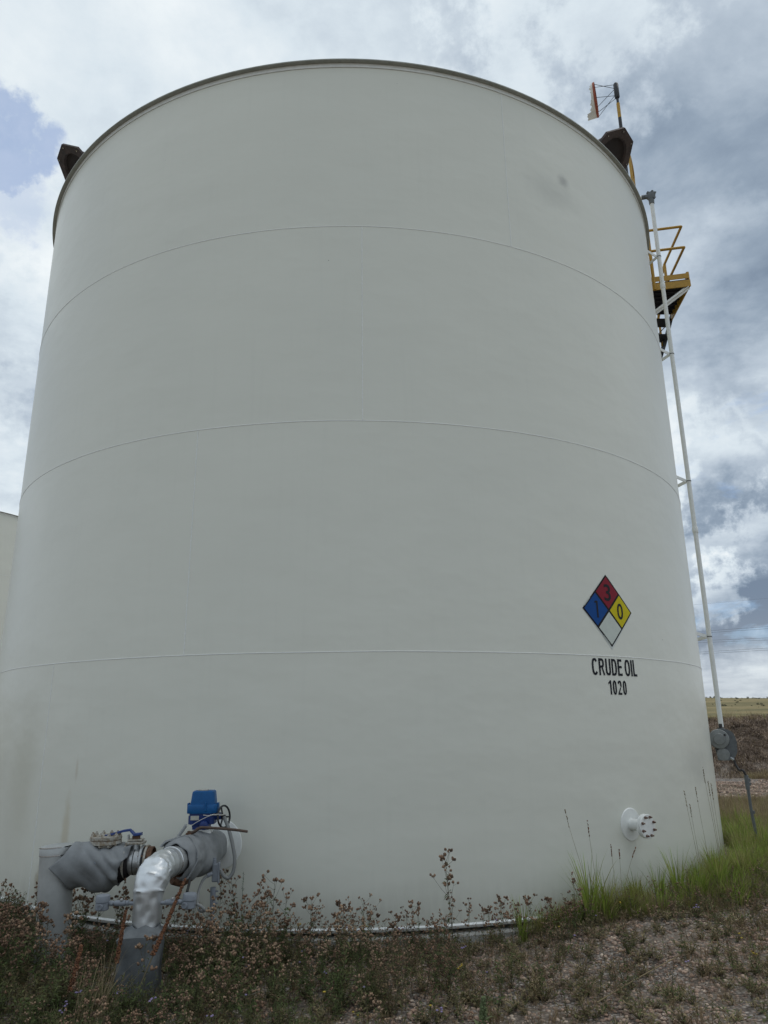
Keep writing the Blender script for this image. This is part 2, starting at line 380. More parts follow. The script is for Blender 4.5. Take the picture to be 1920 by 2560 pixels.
def npmesh(name, vs, fs, mats, mi=None, smooth=True):
    me = bpy.data.meshes.new(name); k = fs.shape[1]
    me.vertices.add(len(vs)); me.vertices.foreach_set('co', np.asarray(vs, np.float32).ravel())
    me.loops.add(fs.size); me.loops.foreach_set('vertex_index', fs.astype(np.int32).ravel())
    me.polygons.add(len(fs)); me.polygons.foreach_set('loop_start', (np.arange(len(fs))*k).astype(np.int32))
    for m in mats: me.materials.append(MATS[m])
    if mi is not None: me.polygons.foreach_set('material_index', mi.astype(np.int32))
    if smooth: me.polygons.foreach_set('use_smooth', np.ones(len(fs), bool))
    me.update(calc_edges=True); me.validate()
    ob = bpy.data.objects.new(name, me); COL.objects.link(ob); return ob
g = npmesh('ground', vs, fs, ['ground']); g['kind'] = 'structure'; g['label'] = 'stony yard with a brushy dike and dry prairie rising beyond'

# ------------------------------------------------------------------ the oil tank
def make_tank(loc, label, full=True, name='oil_tank'):
    t = thing(name, label, 'tank', loc)
    L = Vector(loc)
    def C(az, r, z): a = R3(az); return Vector((r*math.sin(a), -r*math.cos(a), z))+L
    starts = (-38.7, -18.77, .77, 20.6) if full else (-20, 10, 40, 70)
    for c_, a0 in enumerate(starts):
        z0, z1 = c_*H, (c_+1)*H-(.055 if c_ == 3 else 0)
        for k in range(3):
            m = MB(); n = 96; a1 = a0+120*k; vs_ = []
            for i in range(n+1):
                a = a1+120*i/n
                vs_ += [C(a, R-.012, z0), C(a, R, z0+.001), C(a, R, z1-.001), C(a, R-.012, z1)]
            m.add(vs_, [(4*i+j, 4*i+4+j, 4*i+5+j, 4*i+1+j) for i in range(n) for j in range(3)])
            o = m.build('shell_plate', 'shell_paint', t, smooth=40, org=L)
            # butt weld on the plate's first edge: a rough low bead
            if full:
                m = MB(); pts = []; rad = []
                for i in range(150):
                    z = z0+.008+(H-.016)*i/149; pts.append(C(a1+.02*nz3((z, a1, 0), 9), R-.0012, z)); rad.append(.0058+.0030*max(0, nz3((z*30, a1, 1), 1))+.0016*math.sin(i*2.1))
                m.tube(pts, rad, 6); m.build('vertical_weld', 'white_paint', t, smooth=60, org=L)
        if c_ < 3:
            m = MB(); n = 720; seg = 6; vs_ = []
            for i in range(n):
                a = 360*i/n; r_ = .0044+.0012*mnoise.noise(Vector((math.cos(R3(a))*40, math.sin(R3(a))*40, c_)))
                zc = z1+.003*mnoise.noise(Vector((math.cos(R3(a))*6, math.sin(R3(a))*6, c_*3)))
                for k in range(seg):
                    b = 2*math.pi*k/seg; vs_.append(C(a, R+r_*math.cos(b)*1.1, zc+r_*math.sin(b)*1.15))
            m.add(vs_, [(i*seg+k, ((i+1) % n)*seg+k, ((i+1) % n)*seg+(k+1) % seg, i*seg+(k+1) % seg) for i in range(n) for k in range(seg)])
            m.build('girth_weld', 'white_paint', t, smooth=60, org=L)
    def ring(nm, prof, mt, n=240, seg_close=True):
        m = MB(); vs_ = []; k = len(prof)
        for i in range(n):
            for r_, z in prof: vs_.append(C(360*i/n, r_, z))
        m.add(vs_, [(i*k+j, ((i+1) % n)*k+j, ((i+1) % n)*k+(j+1) % k, i*k+(j+1) % k) for i in range(n) for j in range(k)])
        return m.build(nm, mt, t, smooth=35, org=L)
    top = 4*H
    ring('curb_angle', [(R+.002, top-.115), (R+.009, top-.115), (R+.009, top-.056), (R+.002, top-.056)], 'white_paint')
    ring('rim_lip', [(R-.02, top-.055), (R+.062, top-.055), (R+.062, top-.040), (R-.02, top-.040)], 'rim_shaded')
    ring('base_lip', [(R-.03, -.012), (R+.032, -.012), (R+.032, 0.001), (R-.03, 0.001)], 'concrete')
    ring('toe_weld', [(R+.001, .005), (R+.016, .005), (R+.001, .02)], 'white_paint')
    ring('foundation_ring', [(R-.5, -.4), (R+.10, -.4), (R+.10, -.06), (R+.09, -.05), (R-.5, -.05)], 'concrete')
    m = MB(); n = 120; vs_ = [L+Vector((0, 0, top+.30))]
    for i in range(n): vs_.append(C(360*i/n, R-.01, top-.038))
    m.add(vs_, [(0, 1+i, 1+(i+1) % n) for i in range(n)]); m.build('roof', 'roof_paint', t, org=L)
    return t, C
tank, TC = make_tank((0, D, 0), 'large white welded steel crude oil tank with lettering and hazard diamond, filling the view')
tank2, _ = make_tank((-18.1, 30.6, 0), 'second white steel tank partly hidden at the left edge behind the big tank', full=False)

# hooded roof vents: octagonal flange, dished throat, neck
def vent(az, dz, label):
    c = cyl(az, R-.2, 4*H+dz); er = Vector((math.sin(R3(az)), -math.cos(R3(az)), 0)); th = R3(50)
    n = (er*math.cos(th)-Vector((0, 0, 1))*math.sin(th)).normalized()
    t = thing('roof_vent', label, 'vent', tuple(cyl(az, R-.45, 4*H+.07)), 'brown octagonal hooded vents on the rim')
    s = .46; u = Vector((0, 0, 1)).cross(n).normalized(); v = n.cross(u)
    def ringp(r, off, k, rot): return [c+n*off+(u*math.cos(rot+2*math.pi*i/k)+v*math.sin(rot+2*math.pi*i/k))*r for i in range(k)]
    m = MB(); K = 48
    # octagon plate with round opening
    octo = []
    for i in range(K):
        a = 2*math.pi*i/K; q = (a) % (math.pi/4); ap = s*math.cos(math.pi/8)
        rr = ap/math.cos(q-math.pi/8)
        octo.append((rr, a+math.pi/8))
    outf = [c+n*.02+(u*math.cos(a)+v*math.sin(a))*rr for rr, a in octo]
    outb = [c-n*.02+(u*math.cos(a)+v*math.sin(a))*rr for rr, a in octo]
    inf = [c+n*.02+(u*math.cos(a)+v*math.sin(a))*.315 for rr, a in octo]
    inb = [c-n*.02+(u*math.cos(a)+v*math.sin(a))*.30 for rr, a in octo]
    m.add(outf+outb+inf+inb, [(i, (i+1) % K, K+(i+1) % K, K+i) for i in range(K)]+[(i, 2*K+i, 2*K+(i+1) % K, (i+1) % K) for i in range(K)]
          + [(2*K+i, 3*K+i, 3*K+(i+1) % K, 2*K+(i+1) % K) for i in range(K)]+[(K+i, K+(i+1) % K, 3*K+(i+1) % K, 3*K+i) for i in range(K)])
    m.build('flange', 'brown_hood', t, smooth=30)
    m = MB(); m.lathe([(-.02, .30), (-.10, .27), (-.20, .20), (-.24, .02)], c, n, 32); m.build('throat', 'hood_inside', t, smooth=50)
    m = MB(); m.lathe([(-.021, .335), (-.12, .31), (-.24, .24), (-.27, .02)], c, n, 32); m.build('hood', 'brown_hood', t, smooth=50)
    foot = cyl(az, R-.48, 4*H+.06); b0 = c-n*.2
    m = MB(); m.tube(bez(b0, b0-n*.15, foot+Vector((0, 0, .3)), foot, 10), .11, 16); m.build('neck', 'brown_hood', t, smooth=50)
    for i in range(8):
        a = 2*math.pi*i/8; p = c+n*.02+(u*math.cos(a+math.pi/8)+v*math.sin(a+math.pi/8))*.405
        m = MB(); m.lathe([(0, .011), (.012, .011)], p, n, 6); m.build('bolt', 'bright_band', t)
    return t
vent(49.8, .417, 'brown octagonal hooded vent on the tank rim below the windsock')
vent(-58.3, .506, 'brown octagonal hooded vent on the tank rim at upper left')

# small blind-flanged nozzle (part of the tank)
NA = 31.9; er = Vector((math.sin(R3(NA)), -math.cos(R3(NA)), 0)); NC = cyl(NA, R-.028, .728)
m = MB(); vs_ = []; K = 40
for j, (rr, of) in enumerate(((.0, .009), (.149, .009), (.153, .006), (.156, 0.))):
    for i in range(K):
        a = 2*math.pi*i/K; u_ = math.cos(a)*rr; w_ = math.sin(a)*rr*1.03
        vs_.append(cyl(NA+math.degrees(u_/R), R+of, .728+w_))
m.add(vs_, [(j*K+i, j*K+(i+1) % K, (j+1)*K+(i+1) % K, (j+1)*K+i) for j in range(3) for i in range(K)])
nozpad = m.build('nozzle', 'white_paint', tank, smooth=30)
m = MB(); m.lathe([(-.02, .057), (.165, .057), (.178, .068), (.19, .075)], NC, er, 32); m.build('neck', 'white_paint', nozpad, smooth=50)
m = MB(); m.lathe([(.188, .111), (.191, .1145), (.209, .1145), (.212, .111)], NC, er, 48); m.build('flange', 'white_paint', nozpad, smooth=40)
m = MB(); m.lathe([(.2121, .098), (.2155, .098)], NC, er, 40); m.build('gasket', 'black_paint', nozpad, smooth=40)
m = MB(); m.lathe([(.2156, .111), (.218, .1145), (.236, .1145), (.239, .111), (.239, .02)], NC, er, 48); m.build('blind_cover', 'white_paint', nozpad, smooth=40)
uu = Vector((0, 0, 1)); vv = er.cross(uu)
for i in range(8):
    a = R3(22.5+45*i); p = NC+(uu*math.cos(a)+vv*math.sin(a))*.093
    m = MB(); m.lathe([(.2385, .0135), (.255, .0135), (.2555, .009), (.272, .008), (.275, .004)], p, er, 6, a0=i); m.build('bolt', 'copper_bolt', nozpad)
    m = MB(); m.lathe([(.172, .0125), (.1875, .0125)], p, er, 6); m.build('nut', 'white_paint', nozpad)

# lettering and hazard placard, unrolled onto the shell
def on_shell(pts, off=.003):
    return [cyl(a, R+off, z) for a, z in pts]
def text_mesh(txt, bold, sxl):
    cu = bpy.data.curves.new('lettering', 'FONT'); cu.body = txt; cu.size = 1; cu.offset = bold; cu.space_character = sxl
    cu.resolution_u = 6
    ob = bpy.data.objects.new('lettering', cu); COL.objects.link(ob)
    dg = bpy.context.evaluated_depsgraph_get(); me = bpy.data.meshes.new_from_object(ob.evaluated_get(dg))
    vs_ = [tuple(v.co) for v in me.vertices]; fs_ = [tuple(p.vertices) for p in me.polygons]
    bpy.data.objects.remove(ob); bpy.data.curves.remove(cu); bpy.data.meshes.remove(me)
    xs = [v[0] for v in vs_]; ys = [v[1] for v in vs_]
    x0, x1, y0, y1 = min(xs), max(xs), min(ys), max(ys)
    return [((x-x0)/(x1-x0), (y-y0)/(y1-y0)) for x, y, _z in vs_], fs_
def letters(txt, a0, a1, z0, z1, mt, parent, nm='lettering', bold=.035, sxl=1., off=.003):
    uv, fs_ = text_mesh(txt, bold, sxl); m = MB()
    m.add(on_shell([(a0+u*(a1-a0), z0+v*(z1-z0)) for u, v in uv], off), fs_); return m.build(nm, mt, parent)
def glyph(ch):
    """block letters as stroke outlines on a 0..w by 0..1 cell: list of (outer, inner) strips or polygons"""
    t, v = .19, .14                     # upright and level stroke widths
    def bow(cx_, cy_, rx, ry, a0, a1, n=22, pw=.78):
        o = []
        for i in range(n+1):
            a = R3(a0+(a1-a0)*i/n); c_, s_ = math.cos(a), math.sin(a); k = lambda q_: math.copysign(abs(q_)**pw, q_)
            o.append(((cx_+rx*k(c_), cy_+ry*k(s_)), (cx_+(rx-t)*k(c_), cy_+(ry-v)*k(s_))))
        return ('s', o)
    def rc(x0, y0, x1, y1): return ('p', [(x0, y0), (x1, y0), (x1, y1), (x0, y1)])
    if ch == 'C': return .66, [bow(.33, .5, .33, .5, 38, 322, 30)]
    if ch in 'O0': W = .70 if ch == 'O' else .52; return W, [bow(W/2, .5, W/2, .5, 0, 360, 36)]
    if ch == 'R': return .66, [rc(0, 0, t, 1), rc(t, 1-v, .34, 1), rc(t, .44, .34, .44+v), bow(.34, .72, .28, .28, 90, -90, 16), ('p', [(.30, .44), (.46, .46), (.68, 0), (.50, 0)])]
    if ch == 'U': return .62, [rc(0, .32, t, 1), rc(.62-t, .32, .62, 1), bow(.31, .32, .31, .32, 180, 360, 20)]
    if ch == 'D': return .64, [rc(0, 0, t, 1), rc(t, 1-v, .28, 1), rc(t, 0, .28, v), bow(.28, .5, .36, .5, 90, -90, 22)]
    if ch == 'E': return .56, [rc(0, 0, t, 1), rc(t, 0, .56, v), rc(t, .46, .52, .46+v), rc(t, 1-v, .55, 1)]
    if ch == 'I': return t, [rc(0, 0, t, 1)]
    if ch == 'L': return .52, [rc(0, 0, t, 1), rc(t, 0, .52, v)]
    if ch == '1': return .42, [rc(.24, 0, .24+t, 1), ('p', [(.04, .70), (.24, .82), (.24, .97), (.04, .84)])]
    if ch == '2': return .52, [bow(.26, .72, .26, .28, 170, -40, 18), ('p', [(.30, .50), (.455, .545), (.19, .125), (.0, .125)]), rc(0, 0, .52, v)]
    return .3, []
def block_text(txt, a0, a1, z0, z1, gap_, mt, parent):
    x = 0.; items = []
    for ch in txt:
        if ch == ' ': x += .24; continue
        w_, st_ = glyph(ch); items.append((x, st_)); x += w_+gap_
    tot = x-gap_; m = MB(); k = 0
    for x0, st_ in items:
        for kind, q_ in st_:
            f = lambda p: cyl(a0+(a1-a0)*(x0+p[0])/tot, R+.003+.00015*(k % 5), z0+(z1-z0)*p[1]); k += 1
            if kind == 'p': m.add([f(p) for p in q_], [(0, 1, 2, 3)])
            else:
                vs_ = []
                for p, r__ in q_: vs_ += [f(p), f(r__)]
                m.add(vs_, [(2*i, 2*i+1, 2*i+3, 2*i+2) for i in range(len(q_)-1)])
    return m.build('lettering', mt, parent)
l1 = block_text('CRUDE OIL', 27.95, 35.87, 2.232, 2.411, .12, 'letter_black', tank)
l2 = block_text('1020', 30.32, 33.52, 2.030, 2.181, .18, 'letter_black', tank)
l1['label'] = 'black words CRUDE OIL'; l2['label'] = 'black number 1020'
pc = (31.6, 2.945); hw = 4.37; hh = .405
sign = thing('hazard_diamond', 'four-coloured hazard diamond with digits 3, 1 and 0 above the words CRUDE OIL', 'hazard sign', tuple(cyl(pc[0], R, pc[1])))
def q(u, v): return (pc[0]+hw*u, pc[1]+hh*v)
def sheet(nm, poly, mt, off, parent=sign):
    m = MB(); P4 = [Vector((a, z, 0)) for a, z in poly]; n = 6; vs_ = []
    for i in range(n+1):
        for j in range(n+1):
            s_, t_ = i/n, j/n; p = P4[0]*(1-s_)*(1-t_)+P4[1]*s_*(1-t_)+P4[2]*s_*t_+P4[3]*(1-s_)*t_; vs_.append(cyl(p.x, R+off, p.y))
    m.add(vs_, [(i*(n+1)+j, (i+1)*(n+1)+j, (i+1)*(n+1)+j+1, i*(n+1)+j+1) for i in range(n) for j in range(n)])
    return m.build(nm, mt, parent)
sheet('backing', [q(0, 1.0), q(-1.0, 0), q(0, -1.07), q(1.0, -.0)], 'sign_edge', .002)
b_ = sheet('border', [q(0, 1), q(-1, 0), q(0, -1), q(1, 0)], 'sign_black', .004)
k1, k2, k3 = .03, .50, .945
for nm, mt, cu_, cv_ in (('red_panel', 'sign_red', 0, .49), ('blue_panel', 'sign_blue', -.49, 0), ('yellow_panel', 'sign_yellow', .49, 0), ('white_panel', 'sign_white', 0, -.49)):
    e = .447; sheet(nm, [q(cu_, cv_+e), q(cu_-e, cv_), q(cu_, cv_-e), q(cu_+e, cv_)], mt, .006)
def digit(tx, cu_, cv_, wd, ht, bold=.0):
    a0, z0 = q(cu_-wd/2, cv_-ht/2); a1, z1 = q(cu_+wd/2, cv_+ht/2); return letters(tx, a0, a1, z0, z1, 'digit_grey', sign, 'digit', bold, off=.008)
digit('3', 0, .49, .27, .47, .012); digit('0', .47, 0, .25, .45, .012)
m = MB(); m.add(on_shell([q(-.485, -.23), q(-.425, -.23), q(-.425, .23), q(-.485, .23)], .008), [(0, 1, 2, 3)]); m.add(on_shell([q(-.56, .17), q(-.485, .175), q(-.485, .23), q(-.52, .23)], .008), [(0, 1, 2, 3)]); m.build('digit', 'digit_grey', sign)
for (u0, v0, u1, v1) in ((.07, .93, .30, .70), (-.93, .07, -.70, .30), (.90, -.10, .72, -.28), (-.30, -.70, -.07, -.93)):   # fine print lines
    m = MB(); n_ = Vector((v1-v0, u0-u1, 0)).normalized()*.007; m.add(on_shell([q(u0+n_.x, v0+n_.y), q(u1+n_.x, v1+n_.y), q(u1-n_.x, v1-n_.y), q(u0-n_.x, v0-n_.y)], .0075), [(0, 1, 2, 3)]); m.build('fine_print', 'sign_white', sign)

# ------------------------------------------------------------------ left standpipe and its valves
YL = 6.93
pipe = thing('insulated_standpipe', 'thick grey insulated standpipe rising from the weeds at far left', 'pipe', (-2.51, YL, -.1))
base, topp = Vector((-2.505, YL, -.2)), Vector((-2.562, YL, .785))
def along(t_): return base+(topp-base)*t_
m = MB(); m.tube([along(i/10*.93) for i in range(11)], .1375, 40); m.build('jacket', 'grey_pipe', pipe, smooth=40)
m = MB(); ax = (topp-base).normalized(); m.lathe([(.0, .1405), (.058, .1405), (.064, .136), (.072, .09), (.074, .01)], along(.935), ax, 40); m.build('end_cap', 'grey_pipe', pipe, smooth=40)
for z_ in (.935, .997):
    m = MB(); m.lathe([(-.004, .1425), (.004, .1425)], along(z_), ax, 40); m.build('band', 'bright_band', pipe, smooth=40)

chk = thing('check_valve', 'lying valve wrapped in grey cloth with a bolted round cover, beside the standpipe', 'valve', (-2.2, YL, .3))
ZC = .635
def jacket_left(p, dr, t_, a):
    # frame: dr.z up, dr.y back; sag at the bottom, slanted left end, folds
    front = max(0., -dr.y); q_ = Vector(p)
    q_.z += -.018*max(0, -dr.z)**2 + .02*max(0, -dr.z)*math.sin(t_*9)
    if t_ < .35:
        k = (1-t_/.35); q_.x -= .15*k*(front**1.2)*max(0, 1-abs(dr.z)*1.1); q_.y -= .02*k*front
    if t_ > .7:
        k = (t_-.7)/.3; q_.x += .05*k*dr.z - .045*k*front*max(0, .6-abs(dr.z+.1)); q_ -= dr*(.028*k*abs(math.sin(a*4+1)))
    # saddle below the cover
    q_ -= dr*(.05*math.exp(-((t_-.62)/.22)**2)*max(0, dr.z)**6)
    f = nz3(q_, 4.5, 3.)*.026+nz3((q_.x*14, q_.y*3, q_.z*3), 1, 5.)*.016+abs(nz3((q_.x*9+q_.z*9, q_.y*4, 1), 1, 8.))*.034*(.4+t_)
    return q_+dr*f
m = MB(); xs_ = arcpts(-2.40, -1.955, 46)
m.tube([Vector((x, YL-.005, ZC)) for x in xs_], [.172-.015*max(0, (i-34)/12) for i in range(46)], 72, caps=False, disp=jacket_left)
jk = m.build('cloth_jacket', 'grey_jacket', chk, smooth=60)
so_ = jk.modifiers.new('thickness', 'SOLIDIFY'); so_.thickness = .008; so_.offset = -1
m = MB(); m.lathe([(0, .13), (.02, .15), (.40, .15), (.47, .10)], (-2.40, YL, ZC), (1, 0, 0), 28); m.build('valve_body', 'dark_hollow', chk, smooth=40)
for px_, dy, dz in ((-2.17, -.172, .04), (-2.305, -.05, .17), (-2.03, -.05, .165), (-2.44, -.17, -.03)):
    m = MB(); nrm = Vector((0, dy, dz)).normalized(); m.lathe([(-.004, .015), (.002, .015), (.004, .008)], (px_, YL+dy*1.0, ZC+dz*1.02), nrm, 16); m.build('washer', 'bright_band' if dz > .1 else 'grey_enamel', chk)
# cover (two flanges with a red-brown gasket) and bolts
cxx, cyy = -2.155, YL+.0
m = MB(); m.lathe([(-.10, .085), (-.005, .095)], (cxx, cyy, .80), (0, 0, 1), 28); m.build('cover_neck', 'valve_cream', chk, smooth=40)
m = MB(); m.lathe([(0, .128), (.003, .132), (.028, .132), (.03, .13)], (cxx, cyy, .792), (0, 0, 1), 44); m.build('lower_flange', 'valve_cream', chk, smooth=35)
m = MB(); m.lathe([(0, .129), (.004, .129)], (cxx, cyy, .8225), (0, 0, 1), 44); m.build('gasket', 'rusty_steel', chk, smooth=35)
m = MB(); m.lathe([(0, .13), (.003, .132), (.028, .132), (.031, .128), (.032, .01)], (cxx, cyy, .827), (0, 0, 1), 44); m.build('cover', 'valve_cream', chk, smooth=35)
for i in range(10):
    a = 2*math.pi*i/10+.2; p = (cxx+.108*math.cos(a), cyy+.108*math.sin(a), .858)
    m = MB(); m.lathe([(0, .0155), (.017, .0155), (.0172, .008), (.03, .008)], p, (0, 0, 1), 6, a0=a); m.build('bolt', 'valve_cream', chk)
    m = MB(); m.lathe([(0, .014), (.016, .014)], (p[0], p[1], .7755), (0, 0, 1), 6); m.build('nut', 'valve_cream', chk)

bv = thing('ball_valve', 'flanged ball valve with a flat blue lever handle, behind the silver elbow', 'valve', (-1.87, YL, .5))
zc = .648
m = MB(); m.lathe([(0, .130), (.004, .135), (.022, .135), (.026, .13)], (-1.985, YL, zc), (1, 0, 0), 48); m.build('flange', 'valve_cream', bv, smooth=35)
m = MB(); m.lathe([(0, .118), (.006, .118)], (-2.008, YL, zc), (1, 0, 0), 40); m.build('gasket', 'black_rubber', bv, smooth=35)
m = MB(); m.lathe([(0, .08), (.02, .098), (.05, .106), (.085, .106), (.10, .100), (.13, .10)], (-1.962, YL, zc), (1, 0, 0), 48); m.build('valve_body', 'valve_steel', bv, smooth=45)
m = MB(); m.lathe([(0, .1075), (.007, .1075)], (-1.893, YL, zc), (1, 0, 0), 48); m.build('band', 'black_rubber', bv, smooth=35)
m = MB(); m.lathe([(0, .125), (.004, .13), (.018, .13), (.022, .126)], (-1.84, YL, zc), (1, 0, 0), 48); m.build('flange', 'valve_steel', bv, smooth=35)
m = MB(); m.lathe([(0, .118), (.016, .118)], (-1.817, YL, zc), (1, 0, 0), 40); m.build('gasket', 'black_rubber', bv, smooth=35)
m = MB(); m.lathe([(0, .127), (.014, .130), (.018, .128), (.018, .122), (.008, .118), (.004, .01)], (-1.80, YL, zc), (1, 0, 0), 48); m.build('flange', 'valve_cream', bv, smooth=35)
m = MB(); m.lathe([(0, .117), (.05, .117), (.055, .11), (.03, .105), (.03, .01)], (-1.793, YL, zc), (1, 0, 0), 40); m.build('end_collar', 'rusty_steel', bv, smooth=35)
for i in range(8):
    a = 2*math.pi*i/8+.3
    m = MB(); m.lathe([(0, .011), (.014, .011)], (-2.0, YL+.118*math.cos(a), zc+.118*math.sin(a)), (1, 0, 0), 6); m.build('bolt', 'valve_cream', bv)
    m = MB(); m.tube([(-1.845, YL+.12*math.cos(a), zc+.12*math.sin(a)), (-1.78, YL+.12*math.cos(a), zc+.12*math.sin(a))], .007, 6); m.build('stud', 'rusty_steel', bv)
SX = -1.897
m = MB(); m.lathe([(0, .04), (.06, .035), (.062, .028), (.075, .028)], (SX, YL, .74), (0, 0, 1), 20); m.build('stem_neck', 'valve_steel', bv, smooth=40)
m = MB(); m.box((SX, YL, .797), (.155, .10, .02)); m.build('mounting_plate', 'valve_cream', bv, bevel=.004)
m = MB(); m.box((SX, YL, .820), (.125, .08, .018)); m.build('top_plate', 'valve_cream', bv, bevel=.004)
m = MB(); m.lathe([(0, .034), (.022, .034), (.024, .02), (.034, .02)], (SX, YL, .83), (0, 0, 1), 20); m.build('packing_gland', 'rusty_steel', bv, smooth=40)
m = MB(); m.box((SX-.06, YL-.02, .845), (.012, .03, .035)); m.build('stop_lug', 'valve_steel', bv)
m = MB()
hp = [(-1.845, .873), (-1.905, .868), (-1.945, .905), (-2.0, .898), (-2.155, .858)]
for i, (x_, z_) in enumerate(hp):
    wv = (.026, .03, .02, .018, .014)[i]; tk = .012
    m.v += [(x_, YL-.03-wv, z_-tk), (x_, YL-.03+wv, z_-tk), (x_, YL-.03+wv, z_+tk*.6), (x_, YL-.03-wv, z_+tk*.6)]
nH = len(hp)
m.f += [(4*i+k, 4*i+(k+1) % 4, 4*i+4+(k+1) % 4, 4*i+4+k) for i in range(nH-1) for k in range(4)]+[(0, 1, 2, 3), (4*nH-1, 4*nH-2, 4*nH-3, 4*nH-4)]
m.m = [0]*len(m.f); m.build('lever_handle', 'blue_handle', bv, bevel=.003)

# ------------------------------------------------------------------ silver elbow pipe into the tank
A0 = Vector((-1.578, 6.22, 0)); ND = Vector((-1.256, 7.41, 0)); AD = (ND-A0).normalized(); LEN = (ND-A0).length
elb = thing('silver_elbow_pipe', 'dented silver foil-clad pipe elbow rising from the weeds toward the tank', 'pipe', (A0.x, A0.y, -.1))
ZT = .705; RB = .19
path = [Vector((A0.x, A0.y, z)) for z in arcpts(.29, ZT-RB, 12)]
path += [Vector((A0.x, A0.y, ZT-RB))+AD*(RB*(1-math.cos(b)))+Vector((0, 0, RB*math.sin(b))) for b in arcpts(.05, math.pi/2, 34)]
path += [Vector((A0.x, A0.y, ZT))+AD*s_ for s_ in arcpts(RB+.015, RB+.09, 6)]
nP = len(path)
rads = []
for i in range(nP):
    t_ = i/(nP-1); rads.append(.106+.021*math.exp(-((t_-.55)/.26)**2))
def foil_disp(p, dr, t_, a):
    k = .10+1.0*math.exp(-((t_-.66)/.17)**2)
    f = nz3(p, 9, 2.)*.010+(.5-abs(nz3(p, 17, 9.)))*.014+(.5-abs(nz3(p, 34, 3.)))*.006-.008
    gore = sum(.0065*math.exp(-((t_-g_-.012*math.cos(a))/.008)**2) for g_ in (.30, .47, .66, .86))
    seam = .008*math.exp(-((((a-2.1+math.pi) % (2*math.pi))-math.pi)/.07)**2)
    dent = sum(-.006*math.exp(-((p-Vector(c_)).length/.028)**2) for c_ in ((-1.60, 6.12, .60), (-1.52, 6.13, .52), (-1.62, 6.12, .49), (-1.55, 6.115, .44), (-1.5, 6.16, .62), (-1.64, 6.15, .68), (-1.58, 6.12, .40), (-1.52, 6.13, .36)))
    return p+dr*(f*k+gore+seam+dent)
m = MB(); m.tube(path, rads, 110, disp=foil_disp); m.build('elbow', 'foil', elb, smooth=50)
m = MB(); m.tube([Vector((A0.x, A0.y, z)) for z in arcpts(-.25, .325, 8)], .104, 40); m.build('lower_pipe', 'foil_dull', elb, smooth=40)
m = MB(); m.lathe([(-.005, .113), (0, .116), (.005, .113)], (A0.x, A0.y, .31), (.03, -.06, 1), 40); m.build('band', 'bright_band', elb, smooth=50)
HP = Vector((A0.x, A0.y, ZT))
m = MB(); m.tube([HP+AD*s_ for s_ in arcpts(RB+.07, .52, 8)], .110, 48); m.build('pipe_run', 'foil_dull', elb, smooth=40)
m = MB(); m.lathe([(-.003, .113), (0, .1155), (.003, .113)], HP+AD*(RB+.12), AD, 48); m.build('band', 'bright_band', elb, smooth=50)

cov = thing('pipe_base_cover', 'boxy grey cloth cover at the foot of the silver elbow pipe', 'cover', (-1.58, 6.13, -.1))
m = MB(); n = 40; zs = arcpts(-.2, .280, 14); vs_ = []
for j, z in enumerate(zs):
    for i in range(n):
        a = 2*math.pi*i/n; c_, s_ = math.cos(a), math.sin(a); pw = .38
        x_ = .160*math.copysign(abs(c_)**pw, c_); y_ = .155*math.copysign(abs(s_)**pw, s_)
        sh = 1-.12*smst(np.array(-z), 0, .2) ; p = Vector((-1.585+x_*sh, 6.14+y_*sh, z+.012*math.sin(3*a)))
        f = nz3(p, 6, 6.)*.04+abs(nz3((p.x*16, p.y*16, p.z*4), 1, 3.))*-.02; vs_.append(p+Vector((c_, s_, 0))*f)
for k_, (zz_, sc) in enumerate(((.298, .86), (.308, .66), (.335, .60))):
    for i in range(n):
        a = 2*math.pi*i/n; c_, s_ = math.cos(a), math.sin(a); pw = .38+.3*k_
        x_ = .160*sc*(1.0+.06*k_)*math.copysign(abs(c_)**pw, c_); y_ = .155*sc*(1.0+.06*k_)*math.copysign(abs(s_)**pw, s_); p = Vector((-1.582+x_, 6.16+y_+.02*k_, zz_+.010*math.sin(5*a+k_)))
        vs_.append(p+Vector((c_, s_, 0))*nz3(p, 14, 2.)*.03)
rows = len(zs)+3
m.add(vs_, [(j*n+i, j*n+(i+1) % n, (j+1)*n+(i+1) % n, (j+1)*n+i) for j in range(rows-1) for i in range(n)])
m.build('cloth', 'base_cloth', cov, smooth=50)

# cloth-wrapped valve between the elbow and the tank
jv = thing('wrapped_valve', 'valve wrapped in a grey cloth jacket where the silver pipe meets the tank', 'valve', tuple(HP+AD*.8-Vector((0, 0, .2))))
SS = [.40, .408, .416, .424, .432, .445, .46]+arcpts(.48, LEN-.05, 52)
def jr(s_): 
    return np.interp(s_, [.40, .425, .46, .52, .75, .95, 1.08, 1.2], [.118, .145, .160, .168, .170, .155, .128, .10])
def jacket_r(p, dr, t_, a):
    f = nz3(p, 4.5, 1.)*.022+nz3(p, 12, 7.)*.010+abs(nz3((p.x*6+p.y*8, p.z*6, 0), 1, 4.))*.026
    if t_ < .12: f = f*.5+.006*math.sin(a*7+1)*(1-t_/.12)
    q_ = p+dr*f; q_.z -= .015*max(0, -dr.z)**3
    if t_ < .1: q_ -= AD*(.03*(1-t_/.1)*(.5+.5*math.sin(a+2.)))
    return q_
m = MB(); m.tube([HP+AD*s_ for s_ in SS], [float(jr(s_)) for s_ in SS], 84, caps=False, disp=jacket_r)
jo = m.build('cloth_jacket', 'grey_jacket', jv, smooth=60); so_ = jo.modifiers.new('thickness', 'SOLIDIFY'); so_.thickness = .008; so_.offset = -1
